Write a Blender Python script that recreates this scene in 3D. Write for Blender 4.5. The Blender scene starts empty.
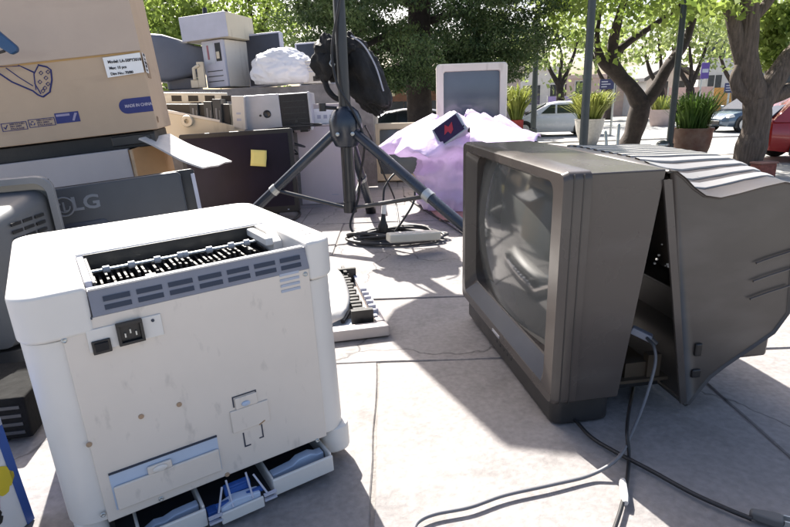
import bpy, bmesh, math, random
import numpy as np
from mathutils import Vector, Matrix, Euler, noise

# ------------------------------------------------------------------ reset, camera, world, sun
S = bpy.context.scene
COL = S.collection
R = math.radians
F, CX, CY = 553.0, 395.0, 263.5          # focal length and centre of the photograph in its pixels
PITCH, ROLL, CAMH = R(16.3), R(1.95), 0.55
PZ = -1.15                               # level of the plaza and street below the stone platform

cam = bpy.data.cameras.new('camera')
camo = bpy.data.objects.new('camera', cam)
COL.objects.link(camo)
S.camera = camo
fw = Vector((0, math.cos(PITCH), -math.sin(PITCH)))
r0 = Vector((1, 0, 0)); u0 = r0.cross(fw)
cr = math.cos(ROLL)*r0 - math.sin(ROLL)*u0
cu = math.sin(ROLL)*r0 + math.cos(ROLL)*u0
O = Vector((0, 0, CAMH))
camo.matrix_world = Matrix(((cr.x, cu.x, -fw.x, 0), (cr.y, cu.y, -fw.y, 0), (cr.z, cu.z, -fw.z, CAMH), (0, 0, 0, 1)))
cam.sensor_width = 36.0
cam.lens = 36.0*F/790.0
cam.clip_start = 0.02
cam.clip_end = 2000

SUN_AZ, SUN_EL = 23.0, 45.5              # sun ahead, 23 degrees to the left, high
w = bpy.data.worlds.new('World'); S.world = w; w.use_nodes = True
nt = w.node_tree
sky = nt.nodes.new('ShaderNodeTexSky'); sky.sky_type = 'NISHITA'; sky.sun_disc = False
sky.sun_elevation = R(SUN_EL); sky.sun_rotation = R(-SUN_AZ); sky.air_density = .8; sky.dust_density = 4.0; sky.ozone_density = .4
bg = nt.nodes['Background']; bg.inputs['Strength'].default_value = 0.09
nt.links.new(sky.outputs[0], bg.inputs[0])
sl = bpy.data.lights.new('sun', 'SUN'); sl.energy = 4.8; sl.angle = R(0.55); sl.color = (1, .95, .87)
so = bpy.data.objects.new('sun', sl); COL.objects.link(so)
sd = Vector((-math.sin(R(SUN_AZ))*math.cos(R(SUN_EL)), math.cos(R(SUN_AZ))*math.cos(R(SUN_EL)), math.sin(R(SUN_EL))))
so.rotation_euler = (-sd).to_track_quat('-Z', 'Y').to_euler(); so.location = (0, 0, 20)
S.view_settings.view_transform = 'Standard'; S.view_settings.look = 'None'
S.view_settings.gamma = 1; S.view_settings.use_curve_mapping = False
S.view_settings.exposure = 1.72
S.render.engine = 'CYCLES'

# ------------------------------------------------------------------ layout helpers: where a line of sight meets a real plane
def ray(px, py): return cr*((px-CX)/F) - cu*((py-CY)/F) + fw
def G(px, py, z=0.0):
    d = ray(px, py); return O + d*((z-CAMH)/d.z)
def D(px, py, y):
    d = ray(px, py); return O + d*(y/d.y)
def hit(M, px, py, ax, c):
    Mi = M.inverted(); o = Mi @ O; d = Mi.to_3x3() @ ray(px, py)
    return o + d*((c-o[ax])/d[ax])
def scale_at(p): return (p-O).dot(fw)/F
def slot(x0, y0, x1, y1, d):
    p = D((x0+x1)/2, y1, d); s = scale_at(p)
    return p, (x1-x0)*s, (y1-y0)*s

# ------------------------------------------------------------------ materials
MATS = {}
def mat(name, col, rough=.5, var=.12, scale=8, bump=0, metal=0, col2=None, spec=.5, detail=6, bscale=None, coat=0, thr=None, trans=0, stretch=None):
    if name in MATS: return MATS[name]
    m = bpy.data.materials.new(name); m.use_nodes = True; t = m.node_tree; n = t.nodes; b = n['Principled BSDF']
    b.inputs['Roughness'].default_value = rough; b.inputs['Metallic'].default_value = metal
    b.inputs['Specular IOR Level'].default_value = spec; b.inputs['Coat Weight'].default_value = coat
    tc = n.new('ShaderNodeTexCoord')
    nz = n.new('ShaderNodeTexNoise'); nz.inputs['Scale'].default_value = scale; nz.inputs['Detail'].default_value = detail; nz.inputs['Roughness'].default_value = .62
    t.links.new(tc.outputs['Object'], nz.inputs['Vector'])
    if stretch:
        mp = n.new('ShaderNodeMapping'); mp.inputs['Scale'].default_value = stretch; t.links.new(tc.outputs['Object'], mp.inputs['Vector']); t.links.new(mp.outputs[0], nz.inputs['Vector'])
    rp = n.new('ShaderNodeValToRGB')
    lo, hi = (thr or (.3, .72))
    rp.color_ramp.elements[0].position = lo; rp.color_ramp.elements[1].position = hi
    c2 = col2 or tuple(min(1, c*(1+var)) for c in col); c1 = col if col2 else tuple(c*(1-var) for c in col)
    rp.color_ramp.elements[0].color = (*c1, 1); rp.color_ramp.elements[1].color = (*c2, 1)
    t.links.new(nz.outputs['Fac'], rp.inputs['Fac']); t.links.new(rp.outputs['Color'], b.inputs['Base Color'])
    mr = n.new('ShaderNodeMapRange'); mr.inputs['To Min'].default_value = max(0, rough-.1); mr.inputs['To Max'].default_value = min(1, rough+.12)
    nz2 = n.new('ShaderNodeTexNoise'); nz2.inputs['Scale'].default_value = scale*2.3; nz2.inputs['Detail'].default_value = 4
    t.links.new(tc.outputs['Object'], nz2.inputs['Vector']); t.links.new(nz2.outputs['Fac'], mr.inputs['Value']); t.links.new(mr.outputs[0], b.inputs['Roughness'])
    if bump:
        nb = n.new('ShaderNodeTexNoise'); nb.inputs['Scale'].default_value = bscale or scale*6; nb.inputs['Detail'].default_value = 8
        t.links.new((mp if stretch else tc).outputs[0 if stretch else 'Object'], nb.inputs['Vector'])
        bp = n.new('ShaderNodeBump'); bp.inputs['Strength'].default_value = bump; bp.inputs['Distance'].default_value = .05 if stretch else .01
        t.links.new(nb.outputs['Fac'], bp.inputs['Height']); t.links.new(bp.outputs[0], b.inputs['Normal'])
    if trans:
        tr = n.new('ShaderNodeBsdfTranslucent'); mx = n.new('ShaderNodeMixShader'); mx.inputs[0].default_value = trans
        t.links.new(rp.outputs['Color'], tr.inputs['Color']); t.links.new(b.outputs[0], mx.inputs[1]); t.links.new(tr.outputs[0], mx.inputs[2])
        t.links.new(mx.outputs[0], n['Material Output'].inputs[0])
    MATS[name] = m; return m

def scuffed(name, col, dirt, rough=.45, scale=5, amount=(.58, .75), streak=(30, 30, 6)):
    """plastic or enamel with large faint soiling and small scratches"""
    if name in MATS: return MATS[name]
    m = mat(name, col, rough, .06, scale, .03); t = m.node_tree; n = t.nodes; b = n['Principled BSDF']
    src = b.inputs['Base Color'].links[0].from_socket
    tc = [x for x in n if x.type == 'TEX_COORD'][0]
    mp = n.new('ShaderNodeMapping'); mp.inputs['Scale'].default_value = streak; mp.inputs['Rotation'].default_value = (.3, .5, .2)
    t.links.new(tc.outputs['Object'], mp.inputs['Vector'])
    z = n.new('ShaderNodeTexNoise'); z.inputs['Scale'].default_value = 1.0; z.inputs['Detail'].default_value = 5
    t.links.new(mp.outputs[0], z.inputs['Vector'])
    rp = n.new('ShaderNodeValToRGB'); rp.color_ramp.elements[0].position = amount[0]; rp.color_ramp.elements[1].position = amount[1]
    rp.color_ramp.elements[0].color = (0, 0, 0, 1); rp.color_ramp.elements[1].color = (.8, .8, .8, 1)
    t.links.new(z.outputs['Fac'], rp.inputs[0])
    mx = n.new('ShaderNodeMix'); mx.data_type = 'RGBA'; mx.inputs['B'].default_value = (*dirt, 1)
    t.links.new(rp.outputs[0], mx.inputs['Factor']); t.links.new(src, mx.inputs['A']); t.links.new(mx.outputs['Result'], b.inputs['Base Color'])
    return m

WHITEP = scuffed('printer plastic', (.62, .60, .565), (.42, .40, .37), .42, 4, (.66, .84))
PANEL = scuffed('printer rear panel', (.62, .565, .50), (.45, .41, .365), .5, 4, (.61, .74), (64, 48, 26))
GREYST = mat('vent strip grey', (.19, .20, .24), .5, .1, 12)
NAVY = mat('slot dark blue', (.02, .028, .05), .5)
BLACKP = mat('black plastic', (.012, .012, .013), .42, .25, 20, .05)
BLACKM = mat('black satin metal', (.018, .02, .024), .32, .2, 14, 0, .0, spec=.6)
TRIPODM = mat('blue black painted tube', (.014, .022, .036), .28, .25, 9, 0, 0, spec=.7)
PALEBLUE = mat('pale blue plastic', (.40, .48, .60), .45, .08)
DEEPBLUE = mat('deep blue plastic', (.02, .08, .30), .4, .1)
TVB = scuffed('tv cabinet plastic', (.063, .054, .049), (.105, .095, .089), .25, 3, (.50, .9), (4, 4, 14))
TVS = scuffed('tv rear shell plastic', (.060, .052, .047), (.11, .098, .091), .36, 3, (.46, .86), (7, 7, 16))
TVDARK = mat('tv plinth plastic', (.03, .028, .027), .4, .2)
TVCHIN = mat('tv ledge painted sky', (.022, .030, .048), .32, .2, 9, spec=.5)  # blue of the reflected sky is put into the base colour
SCREEN = mat('crt glass', (.08, .084, .08), .06, .1, 3, spec=.75)
SCREENG = mat('grey crt glass', (.10, .12, .14), .12, .1, 3)
SCREENB = mat('lcd panel', (.010, .007, .018), .36, .3, 6, spec=.22)
CARD = scuffed('corrugated cardboard', (.47, .355, .25), (.33, .245, .175), .85, 5, (.56, .80), (3, 3, 14))
CARDD = mat('cardboard inner', (.42, .25, .12), .88, .14, 6, .1)
CARDG = mat('white lined carton', (.50, .445, .42), .7, .08, 4, .04)
CARDP = mat('pale pink white carton', (.62, .55, .56), .7, .07, 3, .03)
PAPER = mat('white paper', (.78, .78, .77), .8, .04)
YELLOW = mat('yellow note paper', (.75, .66, .22), .8, .08)
INK = mat('navy print ink', (.02, .025, .13), .7, .1)
BLUEPR = mat('blue print', (.022, .03, .15), .6, .12)
GREYMON = mat('charcoal monitor plastic', (.05, .053, .06), .45, .15, 6, .04)
GREYMON2 = mat('grey monitor rim', (.17, .175, .185), .45, .1, 6)
SLATE = mat('slate blue grey plastic', (.10, .115, .15), .5, .12, 5)
LGREY = mat('raised lettering grey', (.16, .17, .19), .4, .1)
BEIGE = scuffed('aged beige plastic', (.56, .50, .38), (.40, .34, .25), .5, 4)
BEIGEW = scuffed('off white beige plastic', (.62, .58, .51), (.45, .41, .35), .5, 4)
LILACG = mat('lilac grey plastic', (.42, .43, .50), .5, .1)
SILVER = mat('silver painted plastic', (.45, .46, .50), .35, .08, 10, 0, .4)
STEEL = mat('galvanised steel', (.45, .47, .46), .4, .15, 20, 0, .8)
STONE = mat('rough stone wall', (.20, .19, .185), .9, .3, 9, .5, bscale=30)
BAGW = mat('white plastic bag', (.80, .80, .82), .4, .05, 4, .6, bscale=24, trans=.25)
CLOTHB = mat('black nylon', (.008, .008, .009), .75, .4, 18, .4, bscale=60)
CORDB = mat('black cord rubber', (.012, .012, .014), .5, .2)
CORDG = mat('grey cord', (.15, .15, .16), .5, .15)
BARK = mat('tree bark', (.095, .072, .056), .95, .5, 7, 1.0, bscale=5, stretch=(4, 4, .55))
BARKD = mat('dark tree bark', (.04, .03, .026), .95, .4, 7, .9, bscale=22)
RUST = mat('rusted glazed pot', (.13, .055, .035), .55, .4, 6, .3, col2=(.19, .12, .085))
POTW = mat('pale concrete pot', (.48, .46, .43), .8, .15, 12, .3)
POTR = mat('red pot', (.35, .03, .025), .5, .15)
POLE = mat('dark green grey pole', (.03, .04, .042), .4, .2)
REDBR = mat('red brick block', (.22, .07, .05), .9, .3, 20, .4)
TYRE = mat('tyre rubber', (.012, .012, .012), .8, .2)
RIM = mat('wheel rim alloy', (.42, .43, .44), .3, .1, 10, 0, .7)
CARGLASS = mat('car window glass', (.02, .025, .03), .08, .1, 3, spec=.8)
LAMPW = mat('clear lamp lens', (.6, .62, .64), .15, .05)
LAMPR = mat('red lamp lens', (.4, .02, .015), .2, .1)
PLASTER = mat('pale plaster', (.62, .60, .57), .9, .08, 3)
PLASTERP = mat('pinkish plaster', (.58, .46, .42), .9, .1, 3)
GLASSB = mat('dark shop window', (.05, .055, .06), .15, .3, 3)
BROWNW = mat('brown shopfront', (.16, .075, .045), .7, .25, 5)
ROOFG = mat('slate roof', (.09, .09, .095), .8, .2)
LILAC = mat('lilac banner', (.30, .24, .50), .7, .1)
PURPLE = mat('purple banner', (.10, .06, .26), .7, .1)
ORANGE = mat('orange hoarding', (.62, .34, .10), .7, .15)
PINKH = mat('pink hoarding', (.62, .42, .40), .7, .15)
REDMAT = mat('reddish cardboard sheet', (.42, .22, .17), .8, .12)
CREAM = mat('cream power strip plastic', (.62, .58, .48), .45, .08)
MAGENTA = mat('magenta ink print', (.55, .02, .22), .6, .05)
YINK = mat('yellow ink print', (.70, .55, .03), .6, .05)
CINK = mat('cyan ink print', (.03, .25, .50), .6, .05)

# ------------------------------------------------------------------ mesh builder
class MB:
    def __init__(s): s.v = []; s.f = []; s.mi = []
    def add(s, vs, fs, mi=0, M=None):
        o = len(s.v)
        for p in vs:
            p = Vector(p); s.v.append(M @ p if M else p)
        for f in fs: s.f.append([i+o for i in f]); s.mi.append(mi)
        return s
    def box(s, x0, x1, y0, y1, z0, z1, mi=0, M=None):
        vs = [(x, y, z) for z in (z0, z1) for y in (y0, y1) for x in (x0, x1)]
        return s.add(vs, [(0, 2, 3, 1), (4, 5, 7, 6), (0, 1, 5, 4), (2, 6, 7, 3), (0, 4, 6, 2), (1, 3, 7, 5)], mi, M)
    def prism(s, poly, a0, a1, ax=2, mi=0, M=None):
        """polygon in the two other axes, extruded along ax; poly counter-clockwise or not"""
        n = len(poly); vs = []
        for a in (a0, a1):
            for (p, q) in poly:
                vs.append({0: (a, p, q), 1: (p, a, q), 2: (p, q, a)}[ax])
        fs = [list(range(n))[::-1], list(range(n, 2*n))] + [(i, (i+1) % n, n+(i+1) % n, n+i) for i in range(n)]
        return s.add(vs, fs, mi, M)
    def tube(s, pts, r, n=8, mi=0, cap=True, M=None):
        pts = [Vector(p) for p in pts]; k = len(pts)
        rs = r if hasattr(r, '__len__') else [r]*k
        vs = []; prev = None
        for i, p in enumerate(pts):
            t = (pts[min(i+1, k-1)]-pts[max(i-1, 0)]).normalized()
            if prev is None: a = t.orthogonal().normalized()
            else:
                a = prev - t*prev.dot(t); a = a.normalized() if a.length > 1e-6 else t.orthogonal().normalized()
            prev = a; b = t.cross(a)
            for j in range(n):
                th = 2*math.pi*j/n; vs.append(p+(a*math.cos(th)+b*math.sin(th))*rs[i])
        fs = [(i*n+j, i*n+(j+1) % n, (i+1)*n+(j+1) % n, (i+1)*n+j) for i in range(k-1) for j in range(n)]
        if cap: fs += [list(range(n))[::-1], list(range((k-1)*n, k*n))]
        return s.add(vs, fs, mi, M)
    def lathe(s, prof, n=24, c=(0, 0, 0), mi=0, M=None, cap=True):
        vs = [(c[0]+r*math.cos(2*math.pi*j/n), c[1]+r*math.sin(2*math.pi*j/n), c[2]+z) for (r, z) in prof for j in range(n)]
        k = len(prof)
        fs = [(i*n+j, i*n+(j+1) % n, (i+1)*n+(j+1) % n, (i+1)*n+j) for i in range(k-1) for j in range(n)]
        if cap: fs += [list(range(n))[::-1], list(range((k-1)*n, k*n))]
        return s.add(vs, fs, mi, M)
    def rows(s, rows, mi=0, M=None, close=False):
        n = len(rows[0]); vs = [p for r in rows for p in r]; e = n if close else n-1
        return s.add(vs, [(i*n+j, i*n+(j+1) % n, (i+1)*n+(j+1) % n, (i+1)*n+j) for i in range(len(rows)-1) for j in range(e)], mi, M)
    def build(s, name, m, parent=None, bevel=0, seg=2, smooth=None, loc=None, rot=None, solid=0, subd=0):
        me = bpy.data.meshes.new(name); me.from_pydata([tuple(p) for p in s.v], [], s.f); me.validate()
        for x in (m if isinstance(m, (list, tuple)) else [m]): me.materials.append(x)
        if isinstance(m, (list, tuple)) and len(me.polygons) == len(s.mi): me.polygons.foreach_set('material_index', s.mi)
        bm = bmesh.new(); bm.from_mesh(me); bmesh.ops.recalc_face_normals(bm, faces=bm.faces); bm.to_mesh(me); bm.free()
        if smooth or bevel or subd:
            me.polygons.foreach_set('use_smooth', [True]*len(me.polygons)); me.set_sharp_from_angle(angle=R(smooth if smooth else 35))
        o = bpy.data.objects.new(name, me); COL.objects.link(o)
        if parent: o.parent = parent
        if loc is not None: o.location = loc
        if rot is not None: o.rotation_euler = rot
        if solid:
            q = o.modifiers.new('solid', 'SOLIDIFY'); q.thickness = solid; q.offset = -1
        if bevel:
            q = o.modifiers.new('bevel', 'BEVEL'); q.width = bevel; q.segments = seg; q.limit_method = 'ANGLE'; q.angle_limit = R(40); q.harden_normals = True
        if subd:
            q = o.modifiers.new('subd', 'SUBSURF'); q.levels = subd; q.render_levels = subd
        return o

def tag(o, label, cat, group=None):
    o['label'] = label; o['category'] = cat
    if group: o['group'] = group
    return o
def thing(name, label, cat, loc=(0, 0, 0), rot=(0, 0, 0), group=None):
    o = bpy.data.objects.new(name, None); COL.objects.link(o); o.empty_display_size = .1
    o.location = loc; o.rotation_euler = rot
    return tag(o, label, cat, group)
def M_of(o): return Matrix.LocRotScale(o.location, o.rotation_euler, None)
def struct(o, kind='structure'): o['kind'] = kind; return o

def rrect(x0, x1, y0, y1, r, n=5):
    out = []
    for (cx, cy, a) in ((x1-r, y0+r, -90), (x1-r, y1-r, 0), (x0+r, y1-r, 90), (x0+r, y0+r, 180)):
        for i in range(n+1):
            t = R(a+90*i/n); out.append((cx+r*math.cos(t), cy+r*math.sin(t)))
    return out
def catmull(pts, per=10):
    pts = [Vector(p) for p in pts]; out = []
    P = [pts[0]*2-pts[1]]+pts+[pts[-1]*2-pts[-2]]
    for i in range(1, len(P)-2):
        a, b, c, d = P[i-1:i+3]
        for k in range(per):
            t = k/per
            out.append(.5*((2*b)+(c-a)*t+(2*a-5*b+4*c-d)*t*t+(3*b-a-3*c+d)*t**3))
    out.append(P[-2]); return out
def text_on(s, size, m, parent, loc, rot, name='lettering', align='CENTER', ext=.0006, sx=1.0, bold=0):
    cu_ = bpy.data.curves.new(name, 'FONT'); cu_.body = s; cu_.size = size; cu_.align_x = align; cu_.align_y = 'CENTER'; cu_.extrude = ext; cu_.offset = bold
    cu_.resolution_u = 3
    t = bpy.data.objects.new('tmp', cu_); COL.objects.link(t)
    me = bpy.data.meshes.new_from_object(t.evaluated_get(bpy.context.evaluated_depsgraph_get()))
    bpy.data.objects.remove(t); me.name = name; me.materials.clear(); me.materials.append(m)
    o = bpy.data.objects.new(name, me); COL.objects.link(o); o.parent = parent; o.location = loc; o.rotation_euler = rot; o.scale = (sx, 1, 1)
    return o

# ------------------------------------------------------------------ ground: plaza, street, stone platform
def plane(name, x0, x1, y0, y1, z, m):
    return struct(MB().add([(x0, y0, z), (x1, y0, z), (x1, y1, z), (x0, y1, z)], [(0, 1, 2, 3)]).build(name, m))
PLAZA = mat('plaza paving', (.34, .33, .31), .85, .14, 1.5, .2, bscale=30)
ASPH = mat('worn asphalt', (.26, .26, .255), .9, .15, 2, .3, bscale=60)
plane('plaza', -400, 400, -60, 900, PZ, PLAZA)
plane('road', -200, 200, 21.5, 36, PZ+.004, ASPH)
kb = MB(); kb.box(-200, 200, 21.2, 21.5, PZ-.05, PZ+.06); kb.box(-200, 200, 36, 36.3, PZ-.05, PZ+.1); struct(kb.build('kerb', POTW, bevel=.02))

def stone_mat():
    m = mat('flagstone', (.195, .184, .182), .8, .16, 2.2, .45, bscale=9, col2=(.255, .238, .232), detail=10); t = m.node_tree; n = t.nodes; b = n['Principled BSDF']
    src = b.inputs['Base Color'].links[0].from_socket; tc = [x for x in n if x.type == 'TEX_COORD'][0]
    # fine grain, dark stains and hairline cracks belonging to the stone
    z = n.new('ShaderNodeTexNoise'); z.inputs['Scale'].default_value = 95; z.inputs['Detail'].default_value = 6; t.links.new(tc.outputs['Object'], z.inputs['Vector'])
    z2 = n.new('ShaderNodeTexNoise'); z2.inputs['Scale'].default_value = 6.5; z2.inputs['Detail'].default_value = 9; z2.inputs['Roughness'].default_value = .7; t.links.new(tc.outputs['Object'], z2.inputs['Vector'])
    r1 = n.new('ShaderNodeMapRange'); r1.inputs[1].default_value = .3; r1.inputs[2].default_value = .7; r1.inputs[3].default_value = .86; r1.inputs[4].default_value = 1.12; t.links.new(z.outputs['Fac'], r1.inputs[0])
    r2 = n.new('ShaderNodeMapRange'); r2.inputs[1].default_value = .36; r2.inputs[2].default_value = .5; r2.inputs[3].default_value = .78; r2.inputs[4].default_value = 1.0; t.links.new(z2.outputs['Fac'], r2.inputs[0])
    mp = n.new('ShaderNodeMapping'); mp.inputs['Scale'].default_value = (1.4, 1.4, 1.4); t.links.new(tc.outputs['Object'], mp.inputs['Vector'])
    zz = n.new('ShaderNodeTexNoise'); zz.inputs['Scale'].default_value = 3; zz.inputs['Detail'].default_value = 5; t.links.new(mp.outputs[0], zz.inputs['Vector'])
    av = n.new('ShaderNodeVectorMath'); av.operation = 'MULTIPLY_ADD'; av.inputs[1].default_value = (.35, .35, .35); t.links.new(zz.outputs['Color'], av.inputs[0]); t.links.new(mp.outputs[0], av.inputs[2])
    vo = n.new('ShaderNodeTexVoronoi'); vo.feature = 'DISTANCE_TO_EDGE'; vo.inputs['Scale'].default_value = 1.0; t.links.new(av.outputs[0], vo.inputs['Vector'])
    r3 = n.new('ShaderNodeMapRange'); r3.inputs[1].default_value = .0; r3.inputs[2].default_value = .006; r3.inputs[3].default_value = .45; r3.inputs[4].default_value = 1.0; t.links.new(vo.outputs['Distance'], r3.inputs[0])
    m1 = n.new('ShaderNodeMath'); m1.operation = 'MULTIPLY'; t.links.new(r1.outputs[0], m1.inputs[0]); t.links.new(r2.outputs[0], m1.inputs[1])
    m2 = n.new('ShaderNodeMath'); m2.operation = 'MULTIPLY'; t.links.new(m1.outputs[0], m2.inputs[0]); t.links.new(r3.outputs[0], m2.inputs[1])
    vm = n.new('ShaderNodeVectorMath'); vm.operation = 'SCALE'; t.links.new(src, vm.inputs[0]); t.links.new(m2.outputs[0], vm.inputs['Scale']); t.links.new(vm.outputs[0], b.inputs['Base Color'])
    bp = [x for x in n if x.type == 'BUMP'][0]; b2 = n.new('ShaderNodeBump'); b2.inputs['Strength'].default_value = .6; b2.inputs['Distance'].default_value = .004
    t.links.new(m2.outputs[0], b2.inputs['Height']); t.links.new(bp.outputs[0], b2.inputs['Normal']); t.links.new(b2.outputs[0], b.inputs['Normal'])
    return m
FLAG = stone_mat()
MORTAR = mat('mortar', (.20, .185, .175), .95, .2, 20, .4)
def slab_mesh():
    rnd = random.Random(4); mb = MB()
    ys = [-.75, -.28, .10, .585, 1.115, 1.52, 2.02, 2.6, 3.05, 3.7, 4.2, 4.85, 5.5]
    for j in range(len(ys)-1):
        y0, y1 = ys[j], ys[j+1]
        x = -3.4+rnd.random()*.5 if j != 3 else -.045-5*.65
        xs = [-3.6]
        while x < 1.25:
            xs.append(x); x += (.65 if j == 3 else rnd.choice((.48, .62, .75, .9)))
        xs.append(1.5)
        for i in range(len(xs)-1):
            a, b = xs[i], xs[i+1]
            if b-a < .08: continue
            g = .0022; poly = []
            q = lambda: rnd.uniform(-.0022, .0022)
            # wobbling outline so that the joints are hand-cut
            N = 6
            for k in range(N): poly.append((a+g+(b-a-2*g)*k/N+q()*.3, y0+g+q()))
            for k in range(N): poly.append((b-g+q(), y0+g+(y1-y0-2*g)*k/N))
            for k in range(N): poly.append((b-g-(b-a-2*g)*k/N, y1-g+q()))
            for k in range(N): poly.append((a+g+q(), y1-g-(y1-y0-2*g)*k/N))
            zt = rnd.uniform(-.003, .0); n = len(poly)
            vs = [(px, py, -.03) for px, py in poly]+[(px, py, zt-.0025) for px, py in poly]
            cx, cy = (a+b)/2, (y0+y1)/2
            vs += [(px+(.002 if px < cx else -.002), py+(.002 if py < cy else -.002), zt) for px, py in poly]
            fs = [(i_, (i_+1) % n, n+(i_+1) % n, n+i_) for i_ in range(n)]+[(n+i_, n+(i_+1) % n, 2*n+(i_+1) % n, 2*n+i_) for i_ in range(n)]+[list(range(2*n, 3*n))]
            mb.add(vs, fs)
    return mb
struct(slab_mesh().build('flagstone_paving', FLAG, smooth=30))
pb = MB(); pb.box(-3.62, 1.52, -.77, 5.52, PZ-.1, -.006); struct(pb.build('stone_platform', MORTAR))

# ================================================================== FOREGROUND
# ------------------------------------------------------------------ laser printer
RUSTY = mat('rusty screw', (.36, .25, .16), .7)
def make_printer():
    a = G(110, 522, .05)
    t = thing('laser_printer', 'dirty white laser printer with rear panel, power socket and open lower tray facing us', 'printer', (a.x, a.y, 0), (0, R(-1.6), R(32)))
    M = M_of(t); W = .306; Dp = .385
    H = lambda px, py, y=0: hit(M, px, py, 1, y)
    b = MB(); b.prism(rrect(-.042, W+.042, .003, Dp, .036, 7), .052, .302); b.build('body_shell', WHITEP, t, bevel=.002)
    b = MB(); b.prism(rrect(-.038, -.001, .012, Dp-.01, .012), .012, .054); b.build('left_foot_block', WHITEP, t, bevel=.004)
    b = MB(); b.prism(rrect(W+.001, W+.047, .004, Dp, .02, 6), .008, .0535); b.build('right_foot_block', WHITEP, t, bevel=.005)
    # rear panel with folded edge
    b = MB(); b.box(0, W, -.001, .006, .05, .322); pan = b.build('rear_panel', PANEL, t, bevel=.0015)
    for px, py in ((89, 444), (141, 416), (179, 404), (103, 514), (161, 498), (227, 474), (317, 440), (64, 340), (305, 274)):
        p = H(px, py); s = MB(); s.lathe([(.0034, 0), (.0034, .001), (.0022, .0018), (.001, .0012)], 10, M=Matrix.Translation((p.x, -.001, p.z)) @ Matrix.Rotation(R(90), 4, 'X')); s.build('screw', RUSTY if px in (141, 179, 227, 89) else STEEL, pan, smooth=40)
    # power plate
    p0, p1 = H(94, 336), H(166, 320)
    b = MB(); b.box(.024, .106, -.003, -.001, .280, .308); pl = b.build('power_plate', WHITEP, t, bevel=.0008)
    b = MB(); b.box(.027, .047, -.0055, -.003, .277, .294); sw = b.build('power_switch', BLACKP, t, bevel=.001)
    b = MB(); b.add([(.030, -.0055, .280), (.044, -.0055, .280), (.044, -.009, .291), (.030, -.009, .291), (.030, -.0055, .291), (.044, -.0055, .291)], [(0, 1, 2, 3), (3, 2, 5, 4), (0, 3, 4), (1, 5, 2)]); b.build('rocker', mat('rocker black', (.02, .02, .021), .3), sw)
    b = MB()
    for q in ((.055, .084, .281, .2845), (.055, .084, .305, .309), (.055, .0585, .2845, .305), (.0805, .084, .2845, .305)): b.box(q[0], q[1], -.009, -.003, q[2], q[3])
    b.box(.0585, .0805, -.0037, -.003, .2845, .305)
    so_ = b.build('power_socket', BLACKP, t, bevel=.0006)
    b = MB()
    for x in (.0635, .0695, .0755): b.box(x-.0008, x+.0008, -.0065, -.0037, .290 if x != .0695 else .294, .295 if x != .0695 else .299)
    b.build('pin', STEEL, so_)
    b = MB(); b.lathe([(.002, 0), (.002, .001)], 10, M=Matrix.Translation((.096, -.003, .302)) @ Matrix.Rotation(R(90), 4, 'X')); b.build('hole_rim', NAVY, pl)
    # small louvres at the upper right of the panel
    b = MB()
    for k in range(4): b.box(.262, .29, -.0022, -.001, .296+k*.0078, .2995+k*.0078)
    b.build('louvre', mat('louvre grey blue', (.33, .37, .45), .5), pan)
    # flap with tab over a pale blue recess
    b = MB(); b.box(.012, .146, -.002, -.001, .064, .117); b.build('flap_recess', PALEBLUE, t)
    b = MB(); b.box(.014, .145, -.006, -.002, .064, .099); b.box(.055, .085, -.0066, -.002, .0985, .110); fl = b.build('paper_flap', PANEL, t, bevel=.002)
    b = MB(); b.lathe([(.006, 0), (.0075, .001), (.006, .0018)], 16, M=Matrix.Translation((.070, -.0066, .104)) @ Matrix.Diagonal((1.2, 1, .6, 1)) @ Matrix.Rotation(R(90), 4, 'X')); b.build('finger_tab', WHITEP, fl, smooth=40)
    b = MB(); b.box(.012, .146, -.0035, -.001, .1165, .1185); b.build('recess_edge', NAVY, t)
    # latch outline and handle plate
    b = MB(); b.box(.168, .222, -.0035, -.001, .112, .146); b.box(.177, .208, -.003, -.001, .146, .163); b.build('latch_plate', PANEL, t, bevel=.001)
    for pol in ([(.174, .150), (.1757, .150), (.1757, .1645), (.2063, .1645), (.2063, .148), (.208, .148), (.208, .1662), (.174, .1662)], [(.181, .107), (.181, .084), (.190, .084), (.190, .0857), (.1827, .0857), (.1827, .107)], [(.2097, .110), (.2097, .089), (.203, .089), (.203, .0905), (.208, .0905), (.208, .110)]):
        b = MB(); b.prism(pol, -.0018, -.0008, ax=1); b.build('latch_slot', NAVY, pan)
    b = MB(); b.lathe([(.006, 0), (.006, .002), (.004, .003)], 14, M=Matrix.Translation((.191, -.003, .152)) @ Matrix.Diagonal((1, 1, .6, 1)) @ Matrix.Rotation(R(90), 4, 'X')); b.build('latch_button', PALEBLUE, t, smooth=40)
    b = MB(); b.tube([(.205, -.0036, .112), (.214, -.0036, .116)], .0008, 6); b.build('rust_scratch', mat('rusty scratch', (.30, .17, .07), .8), pan)
    # seam below the white upper left block
    b = MB(); b.box(-.002, .034, -.0014, .003, .3195, .3225); b.build('seam', NAVY, pan)
    # upper left block, rounded
    zt = .360
    out = rrect(-.044, W+.044, -.003, Dp+.002, .034, 7)
    k0 = min(range(len(out)), key=lambda k: abs(out[k][0]-.01)+abs(out[k][1]+.003))      # last vertex on the near edge at the left
    near_l = max((k for k in range(len(out)) if out[k][1] < 0 and out[k][0] < .1), key=lambda k: out[k][0])
    order = out[near_l+1:]+out[:near_l+1]
    poly = order+[(.034, -.003), (.034, .172), (W-.001, .172), (W-.001, -.003)]
    b = MB(); b.prism(poly, .303, .360); tp = b.build('top_cover', WHITEP, t, bevel=.0055, seg=3)
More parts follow.
